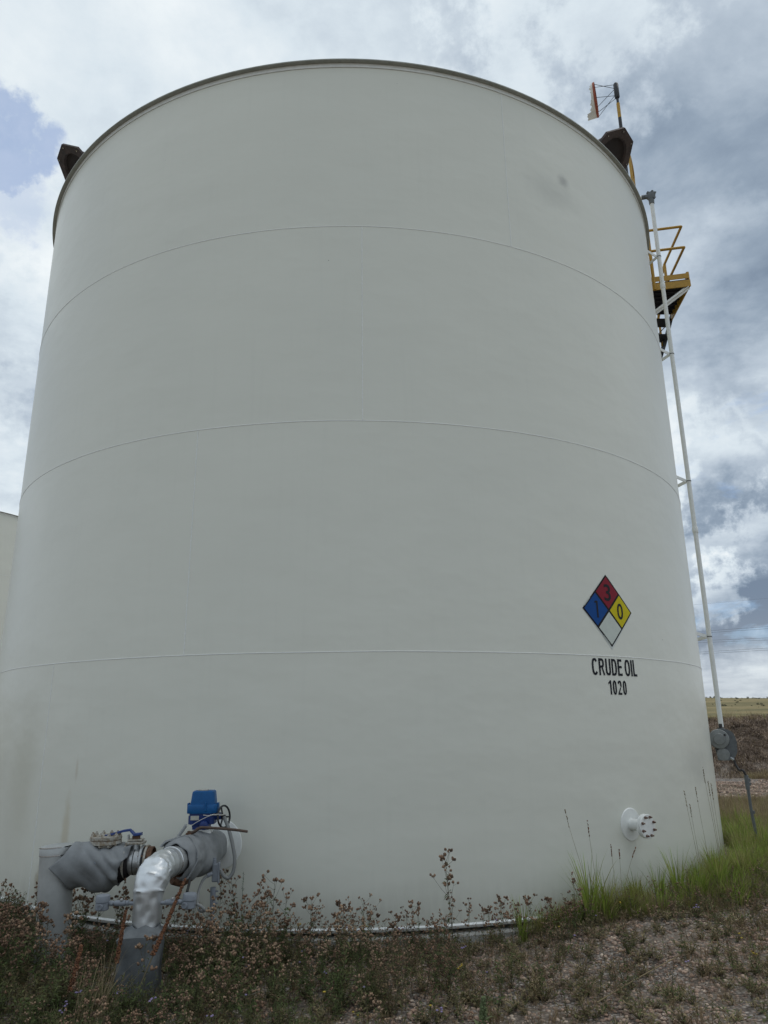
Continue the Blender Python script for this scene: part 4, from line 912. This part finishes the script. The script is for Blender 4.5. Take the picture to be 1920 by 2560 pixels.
# ------------------------------------------------------------------ vegetation prototypes (triangles only)
class Proto:
    def __init__(s): s.v = []; s.f = []; s.m = []
    def tri(s, pts, fs, mi):
        o = len(s.v); s.v += [tuple(p) for p in pts]
        for f in fs: s.f.append(tuple(i+o for i in f)); s.m.append(mi)
    def stem(s, a, b, r0, r1, mi, bend=None, n=3):
        a, b = Vector(a), Vector(b); d_ = (b-a); L_ = d_.length; d_.normalize()
        ref = Vector((0, 0, 1)) if abs(d_.z) < .8 else Vector((1, 0, 0)); u = d_.cross(ref).normalized(); v = d_.cross(u)
        pts = []
        for i in range(n+1):
            t = i/n; c = a.lerp(b, t)+(bend*(math.sin(math.pi*t)*L_) if bend is not None else Vector()); r_ = r0+(r1-r0)*t
            pts += [c+(u*math.cos(k)+v*math.sin(k))*r_ for k in (0, 2.094, 4.189)]
        fs_ = []
        for i in range(n):
            for k in range(3):
                p, q_ = 3*i+k, 3*i+(k+1) % 3; fs_ += [(p, q_, q_+3), (p, q_+3, p+3)]
        s.tri(pts, fs_, mi)
    def head(s, c, r, ax, mi, el=1.25):
        c = Vector(c); ax = Vector(ax).normalized(); ref = Vector((1, 0, 0)) if abs(ax.x) < .8 else Vector((0, 1, 0)); u = ax.cross(ref).normalized(); v = ax.cross(u)
        pts = [c-ax*r*el*.9]
        for k in range(5): a = k*1.2566+random.random()*.4; pts.append(c-ax*r*.25+(u*math.cos(a)+v*math.sin(a))*r)
        for k in range(5): a = k*1.2566+.6+random.random()*.4; pts.append(c+ax*r*.55*el+(u*math.cos(a)+v*math.sin(a))*r*random.uniform(.55, .95))
        pts.append(c+ax*r*el*random.uniform(.7, 1.1))
        fs_ = [(0, 1+(k+1) % 5, 1+k) for k in range(5)]+[(1+k, 1+(k+1) % 5, 6+k) for k in range(5)]+[(6+k, 1+(k+1) % 5, 6+(k+1) % 5) for k in range(5)]+[(11, 6+k, 6+(k+1) % 5) for k in range(5)]
        s.tri(pts, fs_, mi)
    def leaf(s, c, dr, ln, wd, mi, droop=.3, up_=None):
        c = Vector(c); dr = Vector(dr).normalized(); u = dr.cross(Vector((0, 0, 1)))
        u = u.normalized() if u.length > .01 else Vector((1, 0, 0)); tw = random.uniform(-.8, .8); u = (u*math.cos(tw)+dr.cross(u)*math.sin(tw))
        p1 = c+dr*ln*.45+Vector((0, 0, ln*.06)); p2 = c+dr*ln-Vector((0, 0, ln*droop))
        s.tri([c, p1+u*wd, p1-u*wd, p2], [(0, 1, 2), (1, 3, 2)], mi)
    def blade(s, c, ang, ln, wd, lean, mi, n=4):
        c = Vector(c); hd = Vector((math.cos(ang), math.sin(ang), 0)); sd = Vector((-hd.y, hd.x, 0)); tw = random.uniform(-.7, .7); sd = sd*math.cos(tw)+hd*math.sin(tw)
        pts = []; p = c.copy(); th_ = lean*.25
        for i in range(n+1):
            t = i/n; w_ = wd*(1-t**1.6)*(.6+.4*min(1, t*4)); pts += [p+sd*w_, p-sd*w_]; 
            p = p+(Vector((0, 0, 1))*math.cos(th_)+hd*math.sin(th_))*ln/n; th_ += lean*1.5/n
        fs_ = []
        for i in range(n): fs_ += [(2*i, 2*i+1, 2*i+3), (2*i, 2*i+3, 2*i+2)]
        s.tri(pts, fs_, mi)
    def np(s): return np.array(s.v, np.float32), np.array(s.f, np.int32), np.array(s.m, np.int32)
def rdir(el0=-.2, el1=.9):
    a = random.uniform(0, 6.283); e = random.uniform(el0, el1); return Vector((math.cos(a)*math.cos(e), math.sin(a)*math.cos(e), math.sin(e)))
PM = ['thistle_stem', 'thistle_head', 'thistle_leaf', 'dry_leaf']
def thistle(h, nb=7, heads=4, leaves=24, hr_=.011, lean=.12, dryl=.4):
    p = Proto(); top_ = Vector((random.uniform(-lean, lean)*h, random.uniform(-lean, lean)*h, h)); bd = Vector((random.uniform(-.05, .05), random.uniform(-.05, .05), 0))
    p.stem((0, 0, 0), top_, .0034, .0014, 0, bd, 5)
    def on(t): return Vector((0, 0, 0)).lerp(top_, t)+bd*(math.sin(math.pi*t)*top_.length)
    for i in range(nb):
        t = .48+.5*(i+random.random()*.6)/nb; b = on(min(t, 1)); dr = rdir(.5, 1.2); ln = h*random.uniform(.13, .27)*(1.25-.45*t); e = b+dr*ln
        p.stem(b, e, .0017, .001, 0, Vector((0, 0, -.06)), 2)
        for k in range(random.randint(max(1, heads-2), heads+1)):
            d2 = (dr*.6+rdir(-.1, 1.2)*.8).normalized(); e2 = e+d2*random.uniform(.015, .045); p.stem(e, e2, .0009, .0008, 0, None, 1)
            p.head(e2, hr_*random.uniform(.7, 1.15), (d2+Vector((0, 0, .6))), 1)
        if random.random() < .7: p.leaf(b, rdir(-.3, .6), random.uniform(.03, .06), .005, 2)
    for k in range(random.randint(2, 5)):
        e2 = top_+rdir(.2, 1.4)*random.uniform(.012, .04); p.stem(top_, e2, .0009, .0008, 0, None, 1); p.head(e2, hr_*random.uniform(.8, 1.2), (0, 0, 1), 1)
    for i in range(leaves):
        t = random.uniform(.04, .8); p.leaf(on(t), rdir(-.3, .8), random.uniform(.035, .09)*(1.15-t*.6), random.uniform(.004, .010), 3 if random.random() < dryl*(1.2-t) else 2, random.uniform(.0, .5))
    return p
def bushy(h, n=150, spread=.16):          # low leafy green weed
    p = Proto()
    for s_ in range(7):
        a = random.uniform(0, 6.28); tp = Vector((math.cos(a)*spread*random.random(), math.sin(a)*spread*random.random(), h*random.uniform(.6, 1))); p.stem((0, 0, 0), tp, .003, .001, 0, None, 2)
        for i in range(n//7):
            t = random.uniform(.1, 1); p.leaf(Vector().lerp(tp, t), rdir(-.2, 1.1), random.uniform(.02, .055), random.uniform(.0025, .006), 2, random.uniform(-.1, .3))
    return p
def tuft(h, n=70, spread=.07, lean=1., wd=.004, nseg=4, dry=.2):
    p = Proto()
    for i in range(n):
        a = random.uniform(0, 6.28); r_ = spread*math.sqrt(random.random()); p.blade((math.cos(a)*r_, math.sin(a)*r_, 0), a+random.uniform(-1, 1), h*random.uniform(.45, 1.05), wd*random.uniform(.6, 1.2), random.uniform(.1, lean), 1 if random.random() < dry else 0, nseg)
    return p
def scatter(name, protos, places, mats, label=None, kind='stuff'):
    """places: (x, y, z, rot, scale, proto index, tiltx, tilty); everything joined in one mesh"""
    V, F, M_ = [], [], []; off = 0; pr = [p.np() for p in protos]
    for x, y, z, ro, sc, pi_, tx, ty in places:
        v, f, mi = pr[int(pi_)]; c_, s_ = math.cos(ro), math.sin(ro); w_ = np.empty_like(v)
        w_[:, 0] = (v[:, 0]*c_-v[:, 1]*s_)*sc+v[:, 2]*sc*tx+x; w_[:, 1] = (v[:, 0]*s_+v[:, 1]*c_)*sc+v[:, 2]*sc*ty+y; w_[:, 2] = v[:, 2]*sc+z
        V.append(w_); F.append(f+off); M_.append(mi); off += len(v)
    ob = npmesh(name, np.concatenate(V), np.concatenate(F), mats, np.concatenate(M_), smooth=False)
    ob['kind'] = kind
    if label: ob['label'] = label
    return ob
def gh(x, y): return float(ground_h(x, y))
def free(x, y, margin=.04):
    if math.hypot(x, y-D) < R+.15+margin: return False
    for a, b, r_ in ((-2.505, YL, .15), (A0.x, 6.14, .22), (-1.2, 6.9, .03)):
        if math.hypot(x-a, y-b) < r_+margin: return False
    return True
def fade(x, y):                                           # how weedy the yard is: dense on the left, patchy on the right
    v = 1/(1+math.exp((x+.15-.25*(y-5))*1.6)); v = v*.72+.20
    v += .55*mnoise.noise(Vector((x*1.1, y*1.1, 3.)))*(.5 if x < -.4 else 1.)
    s_ = math.hypot(x, y-D)-R
    if s_ < .6 and x < 2.6: v += .5
    if x > .3: v += .12
    return v

# --- loose stones
SP = []
for k in range(7):
    p = Proto(); sq = random.uniform(.5, .8); random.seed(100+k); p.head((0, 0, 0), 1., (random.uniform(-.3, .3), random.uniform(-.3, .3), 1), 0, sq); p.v = [(x*random.uniform(.85, 1.2), y*random.uniform(.8, 1.1), z) for x, y, z in p.v]; SP.append(p)
random.seed(5)
pl_ = []
def add_stones(n, x0, x1, y0, y1, s0, s1, dens):
    c = 0
    while c < n:
        x, y = random.uniform(x0, x1), random.uniform(y0, y1); c += 1
        if math.hypot(x, y-D) < R+.14: continue
        if random.random() > dens(x, y): continue
        s_ = s0+(s1-s0)*random.random()**2.2; pl_.append((x, y, gh(x, y)+s_*.2, random.uniform(0, 6.28), s_, random.randrange(7), random.uniform(-.3, .3), random.uniform(-.3, .3)))
def pat(x, y): return max(.12, min(1, .65+1.3*mnoise.noise(Vector((x*1.3, y*1.3, 9.)))))
add_stones(52000, -3.4, 5.4, 4.4, 9.5, .0075, .021, lambda x, y: (.3+.7*pat(x, y))*(.4 if x < -.3 else 1.))
add_stones(12000, 4.6, 9., 8., 17., .009, .024, lambda x, y: pat(x, y)*.8)
add_stones(12000, 6.5, 14., 18., 23.5, .012, .034, lambda x, y: 1.)
add_stones(5000, 7., 14., 17., 25.5, .015, .045, lambda x, y: max(.05, min(1, .3+1.6*mnoise.noise(Vector((x*.6, y*.4, 2.))))))
scatter('gravel', SP, pl_, ['stone'], 'loose pinkish grey gravel in front of the tank')

# --- dry thistle field
random.seed(21)
TP = [thistle(h, nb, hd, lf, hr_, .14, dl) for h, nb, hd, lf, hr_, dl in ((.5, 8, 4, 60, .010, .1), (.42, 7, 4, 66, .010, .15), (.55, 8, 4, 56, .010, .1), (.36, 6, 3, 60, .010, .3), (.3, 5, 3, 50, .009, .4), (.46, 8, 4, 60, .011, .15))]
TP += [bushy(.26), bushy(.34, 170, .12), bushy(.18, 130, .18)]
TP += [thistle(.34, 4, 2, 40, .008, .2, .2), thistle(.26, 3, 1, 46, .008, .2, .3)]
TP += [thistle(.34, 12, 2, 8, .0055, .2, .9), thistle(.26, 10, 3, 14, .006, .25, .9), thistle(.4, 10, 3, 10, .007, .2, .7)]
pl_ = []
n_try = 0
while len(pl_) < 1900 and n_try < 26000:
    n_try += 1; x, y = random.uniform(-3.6, 5.2), random.uniform(4.3, 9.6)
    if not free(x, y) or random.random() > fade(x, y)*(1 if x < 1 else .55): continue
    s_ = math.hypot(x, y-D)-R
    cl = mnoise.noise(Vector((x*1.7, y*1.7, 20.)))
    k = random.choice((0, 1, 2, 3, 4, 5, 6, 8)) if cl > .05 else random.choice((6, 7, 8, 7, 6, 10))
    if x > .2+.3*cl and random.random() < .75: k = random.choice((11, 12, 13, 9))
    sc = random.uniform(.62, 1.02)
    if x > .8: sc *= random.uniform(.5, .9)
    if y < 5.4: sc *= .72
    if -.6 < x < 1.6 and s_ < 1.2: sc *= .72
    if -2.45 < x < -1.3 and y > 6.15: sc *= .58
    elif -2.0 < x < -1.2 and y > 5.8: sc *= .7
    pl_.append((x, y, gh(x, y)-.01, random.uniform(0, 6.28), sc, k, random.uniform(-.15, .15), random.uniform(-.15, .15)))
scatter('weeds', TP, pl_, PM, 'dense dry brown thistles and green weeds in front of the tank')
# short leaf litter and low weeds
random.seed(33); LP_ = [bushy(.09, 70, .09), bushy(.06, 60, .11), tuft(.12, 26, .05, 1.8, .002, 3, .7)]
for p in LP_[:2]: p.m = [3 if (i_ == 2 and random.random() < .55) else i_ for i_ in p.m]
pl_ = []
while len(pl_) < 2200:
    x, y = random.uniform(-3.6, 5.4), random.uniform(4.3, 10.)
    if not free(x, y, 0) or random.random() > .35+.5*fade(x, y): continue
    pl_.append((x, y, gh(x, y)-.005, random.uniform(0, 6.28), random.uniform(.6, 1.3), random.choice((0, 1, 2)), random.uniform(-.3, .3), random.uniform(-.3, .3)))
scatter('ground_cover', LP_, pl_, ['thistle_stem', 'dry_leaf', 'thistle_leaf', 'grass_dry'], 'low dry leaf litter and small weeds over the gravel')
# dry straws lying about
random.seed(41); p = Proto()
for i in range(700):
    x, y = random.uniform(-2.6, 4.6), random.uniform(4.6, 8.6)
    if not free(x, y, 0): continue
    a = random.uniform(0, 6.28); ln = random.uniform(.06, .35); z = gh(x, y)+random.uniform(.01, .05)
    p.stem((x, y, z), (x+math.cos(a)*ln, y+math.sin(a)*ln, z+random.uniform(-.01, .06)), .0016, .0008, 0, Vector((0, 0, .04)), 2)
v, f, mi = p.np(); o = npmesh('straw', v, f, ['grass_dry'], mi); o['kind'] = 'stuff'; o['label'] = 'loose dry straws lying on the gravel'

# --- single thistles that stand out against the tank
random.seed(55)
def part_obj(name, p, sel, mt, parent):
    v, f, mi = p.np(); keep = np.isin(mi, sel)
    if not keep.any(): return None
    f = f[keep]; idx, inv = np.unique(f, return_inverse=True); o = npmesh(name, v[idx], inv.reshape(-1, 3).astype(np.int32), mt, None, False)
    if parent: o.parent = parent
    return o
SIL = []
for k in range(6):
    p = thistle((.56, .62, .5, .66, .54, .45)[k], (9, 10, 8, 11, 7, 8)[k], (5, 4, 5, 4, 4, 5)[k], 20, .0125, .10, .3)
    st_ = part_obj('dry_thistle', p, [0], ['thistle_stem'], None); lf_ = part_obj('leaves', p, [2, 3], ['thistle_leaf'], st_); hd_ = part_obj('seed_heads', p, [1], ['thistle_head'], st_)
    lf_['kind'] = 'stuff'; hd_['kind'] = 'stuff'; SIL.append((st_, lf_, hd_))
used_ = set()
def put(k, x, y, sc, ro, lab):
    st_, lf_, hd_ = SIL[k]
    if k in used_:
        s2 = st_.copy(); COL.objects.link(s2)
        for c in (lf_, hd_):
            c2 = c.copy(); COL.objects.link(c2); c2.parent = s2
        st_ = s2
    used_.add(k); st_.location = (x, y, gh(x, y)-.02); st_.scale = (sc,)*3; st_.rotation_euler = (random.uniform(-.08, .08), random.uniform(-.08, .08), ro)
    tag(st_, lab, 'thistle', 'dry thistles along the tank base'); return st_
def shell_xy(az, out_): p = cyl(az, R+out_, 0); return p.x, p.y
singles = [(8.2, .42, 1.22, 3, 'tallest dry thistle against the white tank wall right of centre'),
           (-6.6, .5, 1.05, 1, 'tall bunchy dry thistle against the tank, right of the conduit post'),
           (-3.9, .5, .88, 0, 'dry thistle clump between the conduit post and the centre of the tank'),
           (-1.3, .45, .95, 5, 'dense dark dry thistle at the tank base left of centre'),
           (3.2, .45, .72, 2, 'short dry thistle at the tank base just right of centre'),
           (5.2, .45, .76, 4, 'dry thistle left of the tallest thistle at the tank base'),
           (11.4, .45, .8, 5, 'forked dry thistle left of the green grass'),
           (15.2, .45, .8, 2, 'low dark thistle where the green grass begins'),
           (19.0, .5, .85, 4, 'pinkish dry thistle left of the tallest green grass clump')]
for az, o_, sc, k, lab in singles:
    x, y = shell_xy(az, o_); put(k, x, y, sc*.92, random.uniform(0, 6.28), lab)
for x, y, sc, k, lab in ((-2.95, 6.55, .98, 3, 'tall dry thistle left of the grey standpipe'), (-2.78, 6.25, .85, 1, 'dry thistle right in front of the grey standpipe'),
                         (-1.93, 6.75, 1.0, 4, 'dark thistle under the left junction box, seen against the tank'), (-1.42, 5.82, .82, 0, 'thin thistle in front of the silver elbow pipe'),
                         (-2.22, 6.55, .7, 5, 'small dark thistle right of the grey standpipe')):
    put(k, x, y, sc, random.uniform(0, 6.28), lab)
ORD = ['first', 'second', 'third', 'fourth', 'fifth', 'sixth', 'seventh', 'eighth', 'ninth', 'tenth', 'eleventh', 'twelfth', 'thirteenth', 'fourteenth', 'fifteenth', 'sixteenth', 'seventeenth', 'eighteenth', 'nineteenth', 'twentieth']
cnt = {}
for az in list(np.arange(-42, -24, 3.1))+list(np.arange(-24, 0, 1.35))+list(np.arange(0, 20, 1.0)):
    az = float(az)+random.uniform(-.6, .6); o_ = random.uniform(.28, .75); x, y = shell_xy(az, o_)
    if not free(x, y, .03): continue
    seg = 'to the right of the left picture edge, beside the standpipe' if az < -28 else 'from the left behind the silver elbow pipe' if az < -14.5 else 'to the right of the thin conduit post' if az < 8 else 'to the right of the tallest thistle'
    i_ = cnt.get(seg, 0); cnt[seg] = i_+1
    put(random.randrange(6), x, y, random.uniform(.42, .78)*(1.2 if az < -9 else .92), random.uniform(0, 6.28), ORD[i_]+' small brown thistle '+seg)

# --- dead mullein spikes and one green one
def mullein(name, base_, tip_, r_, mt, label, cat, leaves_=0, stem_m='thistle_stem', n_=420):
    p = Proto(); b_, t_ = Vector(base_), Vector(tip_); L_ = (t_-b_).length; ax_ = (t_-b_).normalized()
    p.stem(b_, t_, .007, .004, 0, None, 4)
    for i in range(n_):
        s_ = random.uniform(.35 if not leaves_ else .15, 1.)**.8; d_ = rdir(-.5, .9); d_ = (d_-ax_*d_.dot(ax_)).normalized(); rr = r_*(1.05-.75*s_**3)*random.uniform(.55, 1)
        p.head(b_.lerp(t_, s_)+d_*rr, random.uniform(.005, .009), d_, 1)
    v, f, mi = p.np(); f0 = f[mi == 0]; f1 = f[mi == 1]
    t = thing(name, label, cat, tuple(b_))
    for nm, ff, mm in (('stem', f0, stem_m), ('seed_spike', f1, mt)):
        idx, inv = np.unique(ff, return_inverse=True); o = npmesh(nm, v[idx]-np.array(b_, np.float32), inv.reshape(-1, 3).astype(np.int32), [mm], None, False); o.parent = t
    if leaves_:
        for i in range(leaves_):
            q_ = Proto(); a = i*2.4; z_ = .02+.012*i; q_.blade((0, 0, z_), a, .17-.004*i, .016, 1.1+random.random()*.5, 0, 5)
            v, f, mi = q_.np(); o = npmesh('leaf', v, f, [mt], None, False); o.parent = t
    return t
random.seed(61)
mullein('dead_mullein', (-1.50, 5.55, -.08), (-1.255, 5.98, .68), .012, 'seed_brown', 'long leaning dead brown seed spike crossing right of the silver elbow', 'mullein')
mullein('dead_mullein', (-1.70, 5.85, -.08), (-1.665, 5.95, .48), .013, 'seed_brown', 'upright dead brown seed spike in front of the left side of the silver pipe', 'mullein')
mullein('dead_mullein', (-1.90, 5.55, -.1), (-1.86, 5.65, .34), .016, 'seed_brown', 'thick rusty brown seed spike left of the boxy grey cover', 'mullein')
mullein('green_mullein', (.73, 4.95, -.1), (.755, 4.93, .20), .024, 'mullein_green', 'pale green mullein spike at the bottom edge of the picture', 'mullein', 9, 'mullein_green', 300)
# green spiky weed against the shell beside the conduit post
p = Proto(); p.stem((0, 0, 0), (.01, 0, .62), .003, .001, 0, None, 4)
for i in range(90): t = random.uniform(.45, 1); p.leaf((.01*t, 0, .62*t), rdir(.1, 1.), random.uniform(.02, .05)*(1.4-t), .0018, 1, 0)
v, f, mi = p.np(); o = npmesh('feathery_weed', v, f, ['leaf_green', 'leaf_green'], mi, False); o.location = (-.98, 6.98, -.08); tag(o, 'single feathery green weed against the tank right of the looping conduit', 'weed')
p = Proto()
for i in range(60): 
    a = random.uniform(-.9, 2.2); p.blade((random.uniform(-.12, .12), random.uniform(-.06, .06), 0), a, random.uniform(.25, .58), .0024, random.uniform(.25, .9), 0, 5)
v, f, mi = p.np(); o = npmesh('straw_tuft', v, f, ['grass_dry'], mi, False); o.location = (-1.68, 5.42, -.1); tag(o, 'pale dry straw tuft in front of the boxy grey cover', 'dry grass')

# --- green grass hugging the right foot of the tank
random.seed(71)
GP = [tuft(.40, 64, .08, 1.0, .0058, 4, .2), tuft(.34, 64, .09, 1.3, .0055, 4, .3), tuft(.5, 46, .05, .7, .0065, 5, .12), tuft(.3, 60, .09, 1.6, .003, 4, .75), tuft(.24, 70, .1, 1.9, .0028, 4, .9)]
pl_ = []
for i in range(420):
    az = 16+73*random.random()**.85; wdt = .12+.55*smst(np.array(az), 18, 40)+.35*smst(np.array(az), 45, 60); o_ = .17+float(wdt)*random.random(); x, y = shell_xy(az, o_)
    front = (o_-.17)/float(wdt); k = random.choice((0, 0, 1, 2)) if front < .55 else random.choice((1, 3, 4, 3)); 
    if az < 24: sc = random.uniform(.45, .75)
    elif az < 36: sc = random.uniform(.55, .9)
    else: sc = random.uniform(.7, 1.1)
    pl_.append((x, y, gh(x, y)-.01, random.uniform(0, 6.28), sc, k, random.uniform(-.1, .1), random.uniform(-.1, .1)))
for i in range(95):
    x, y = random.uniform(4.7, 6.7), random.uniform(8.6, 10.5)
    if not free(x, y, .05) or math.hypot(x, y-D)-R > 1.5: continue
    pl_.append((x, y, gh(x, y)-.01, random.uniform(0, 6.28), random.uniform(.7, 1.15), random.choice((0, 1, 2, 1)), random.uniform(-.1, .1), random.uniform(-.1, .1)))
o = scatter('grass', GP, pl_, ['grass_green', 'grass_dry'], 'bright green grass with straw at the right foot of the tank')
def clump(az, o_, sc, k, label):
    p = GP[k]; v, f, mi = p.np(); ob = npmesh('grass_clump', v, f, ['grass_green', 'grass_dry'], mi, False); x, y = shell_xy(az, o_); ob.location = (x, y, gh(x, y)-.01); ob.scale = (sc,)*3
    tag(ob, label, 'grass clump'); return ob
clump(22.0, .32, 1.35, 2, 'tall dark green grass clump left of the small nozzle'); clump(23.6, .3, 1.2, 0, 'green grass clump just right of the tallest dark clump')
clump(14.6, .35, .85, 2, 'leaning green grass blades among the dry thistles')
clump(34.5, .3, 1.15, 2, 'bright upright grass clump under the small nozzle')
# seed stalks
def stalk(az, o_, h, lean_az, label, top_lean=.0):
    x, y = shell_xy(az, o_); b_ = Vector((x, y, gh(x, y))); e_ = Vector((math.cos(R3(az)), math.sin(R3(az)), 0)); tp = b_+Vector((0, 0, h))+e_*(lean_az*h)
    pts = bez(b_, b_+Vector((0, 0, h*.4)), tp-Vector((0, 0, h*.3))-e_*lean_az*h*.25, tp+e_*top_lean, 12)
    root = MB().tube(pts, [.0022-.0012*i/11 for i in range(12)], 5).build('seed_stalk', 'grass_dry', None, 60, org=tuple(b_))
    p = Proto(); a_, c_ = pts[-1], pts[-3]
    for i in range(26): t = random.random(); p.head(a_.lerp(c_, t)+(a_-c_)*.25+rdir(-1, 1)*.003, random.uniform(.003, .0048), (a_-c_), 0, 1.9)
    v, f, mi = p.np(); o = npmesh('seed_head', v-np.array(b_, np.float32), f, ['seed_brown' if random.random() < .5 else 'grass_dry'], None, False); o.parent = root
    tag(root, label, 'grass stalk', 'tall seeding grass stalks in front of the tank')
for args in ((22.0, .35, .95, -.22, 'leftmost tall straw grass stalk, leaning left away from the dark clump'), (23.0, .33, .84, -.06, 'brown headed grass stalk rising from the dark green clump'), (25.2, .33, .60, -.02, 'short thin grass stalk right of the dark green clump'),
             (25.9, .33, .55, .03, 'shorter thin grass stalk right of its twin beside the dark clump'), (26.0, .34, .55, .20, 'grass stalk with its head bent over to the right', .09),
             (38.6, .33, .98, -.14, 'leftmost grass stalk of the tall group right of the nozzle'), (38.9, .33, .84, -.10, 'kinked pale grass stalk right of the nozzle'), (40.4, .35, 1.0, -.11, 'straight grass stalk with a dark head right of the nozzle'),
             (42.9, .36, 1.20, -.13, 'tallest grass stalk near the right edge of the tank, head split'), (43.1, .36, 1.06, -.08, 'grass stalk just right of the tallest one'), (43.6, .36, 1.02, -.06, 'thin grass stalk second right of the tallest one'), (45.5, .36, .96, -.07, 'rightmost grass stalk in front of the tank edge')):
    stalk(*args)

# --- beyond: dry grass, brush on the dike, sagebrush on the prairie
random.seed(81)
DG = [tuft(.35, 34, .1, 1.1, .004, 3, 1.), tuft(.24, 34, .14, 1.6, .004, 3, 1.), tuft(.3, 30, .1, 1.2, .004, 3, .6)]
pl_ = []
while len(pl_) < 2600:
    y = random.uniform(9.5, 25.2); x = random.uniform(y*.38, y*.66)
    if not free(x, y, .3) or mnoise.noise(Vector((x*.55, y*.35, 40.))) < (-.6 if y < 18 else .22 if y < 24 else -.1): continue
    pl_.append((x, y, gh(x, y)-.02, random.uniform(0, 6.28), random.uniform(.6, 1.1)*(1.25 if y < 14 else .9), random.choice((0, 0, 1, 2)), 0, 0))
for i in range(260):
    x = random.uniform(11, 22); y = random.uniform(28.2, 31.5); pl_.append((x, y, gh(x, y)-.02, random.uniform(0, 6.28), random.uniform(.7, 1.6), random.randrange(3), 0, 0))
scatter('dry_grass', DG, pl_, ['grass_green', 'grass_dry'], 'dry straw-coloured grass between the tank and the dike')
BR = []
for k in range(5):
    p = Proto()
    for i in range(46):
        a = random.uniform(0, 6.28); e = random.uniform(.05, 1.5); d_ = Vector((math.cos(a)*math.cos(e), math.sin(a)*math.cos(e), math.sin(e))); b_ = Vector((random.uniform(-.25, .25), random.uniform(-.25, .25), 0))
        p.leaf(b_, d_, random.uniform(.1, .34), random.uniform(.006, .016), 0 if random.random() < .85 else 1, random.uniform(0, .5))
    BR.append(p)
pl_ = []
while len(pl_) < 4200:
    x = random.uniform(8.5, 20.); y = random.uniform(24.9, 29.6)
    pl_.append((x, y, gh(x, y)-.03, random.uniform(0, 6.28), random.uniform(.35, .85), random.randrange(5), 0, 0))
for i in range(420):
    x = random.uniform(-40, 34); y = random.uniform(25, 46); 
    if abs(gh(x, y)) > .4 and (x < 8 or x > 20): pl_.append((x, y, gh(x, y)-.03, random.uniform(0, 6.28), random.uniform(.6, 1.6), random.randrange(5), 0, 0))
scatter('brush', BR, pl_, ['berm_brush', 'grass_dry'], 'tangled dry brown brush covering the dike')
SB = []
for k in range(4):
    p = Proto()
    for i in range(60): d_ = rdir(0, 1.4); p.leaf(d_*random.uniform(.1, .7), rdir(-.2, 1.2), random.uniform(.25, .5), .09, 0, .1)
    SB.append(p)
pl_ = []
for i in range(900):
    y = 40+420*random.random()**.8; x = y*random.uniform(.36, .70)
    if mnoise.noise(Vector((x*.03, y*.05, 7.))) < .12 and random.random() < .9: continue
    pl_.append((x, y, gh(x, y)-.1, random.uniform(0, 6.28), random.uniform(.3, .75)*(.6+y/420), random.randrange(4), 0, 0))
scatter('sagebrush', SB, pl_, ['sage_brush'], 'scattered dark sagebrush on the prairie slope')
tag(MB().tube([(12.2, 28.5, gh(12.2, 28.5)+.06), (17., 28.55, gh(17., 28.5)+.05), (26., 28.6, gh(26., 28.5)+.05)], .035, 6).build('crest_pipe', 'brown_iron'), 'thin dark pipe lying along the crest of the dike', 'pipe')
tag(MB().tube(spline([(6.1, 14.2, .0), (6.8, 14.4, .06), (7.5, 14.1, .05), (7.9, 13.8, -.02)], 5), .02, 6).build('dead_branch', 'debris_dark'), 'dark bent branch lying on the gravel right of the tank', 'branch')
tag(MB().tube(spline([(1.55, 5.35, .02), (2.0, 5.75, .045), (2.6, 6.35, .03)], 5), [.004]*11, 5).build('dry_stalk', 'grass_dry'), 'long pale dry stalk lying on the gravel at lower right', 'stalk')
# small wild asters
random.seed(91); p = Proto()
for i in range(46):
    x, y = random.uniform(-2.2, 3.2), random.uniform(4.9, 7.3)
    if not free(x, y, 0): continue
    z = gh(x, y)+random.uniform(.1, .3); p.stem((x, y, gh(x, y)), (x, y, z), .0012, .001, 0, None, 1)
    c_ = random.choice((1, 1, 2))
    for k in range(random.randint(1, 4)): p.head((x+random.uniform(-.02, .02), y+random.uniform(-.02, .02), z+random.uniform(-.01, .02)), .009, (0, 0, 1), c_, .6)
v, f, mi = p.np(); o = npmesh('wild_asters', v, f, ['thistle_stem', 'aster_purple', 'aster_yellow'], mi, False); o['kind'] = 'stuff'; o['label'] = 'tiny pale purple and yellow wildflowers in the weeds'
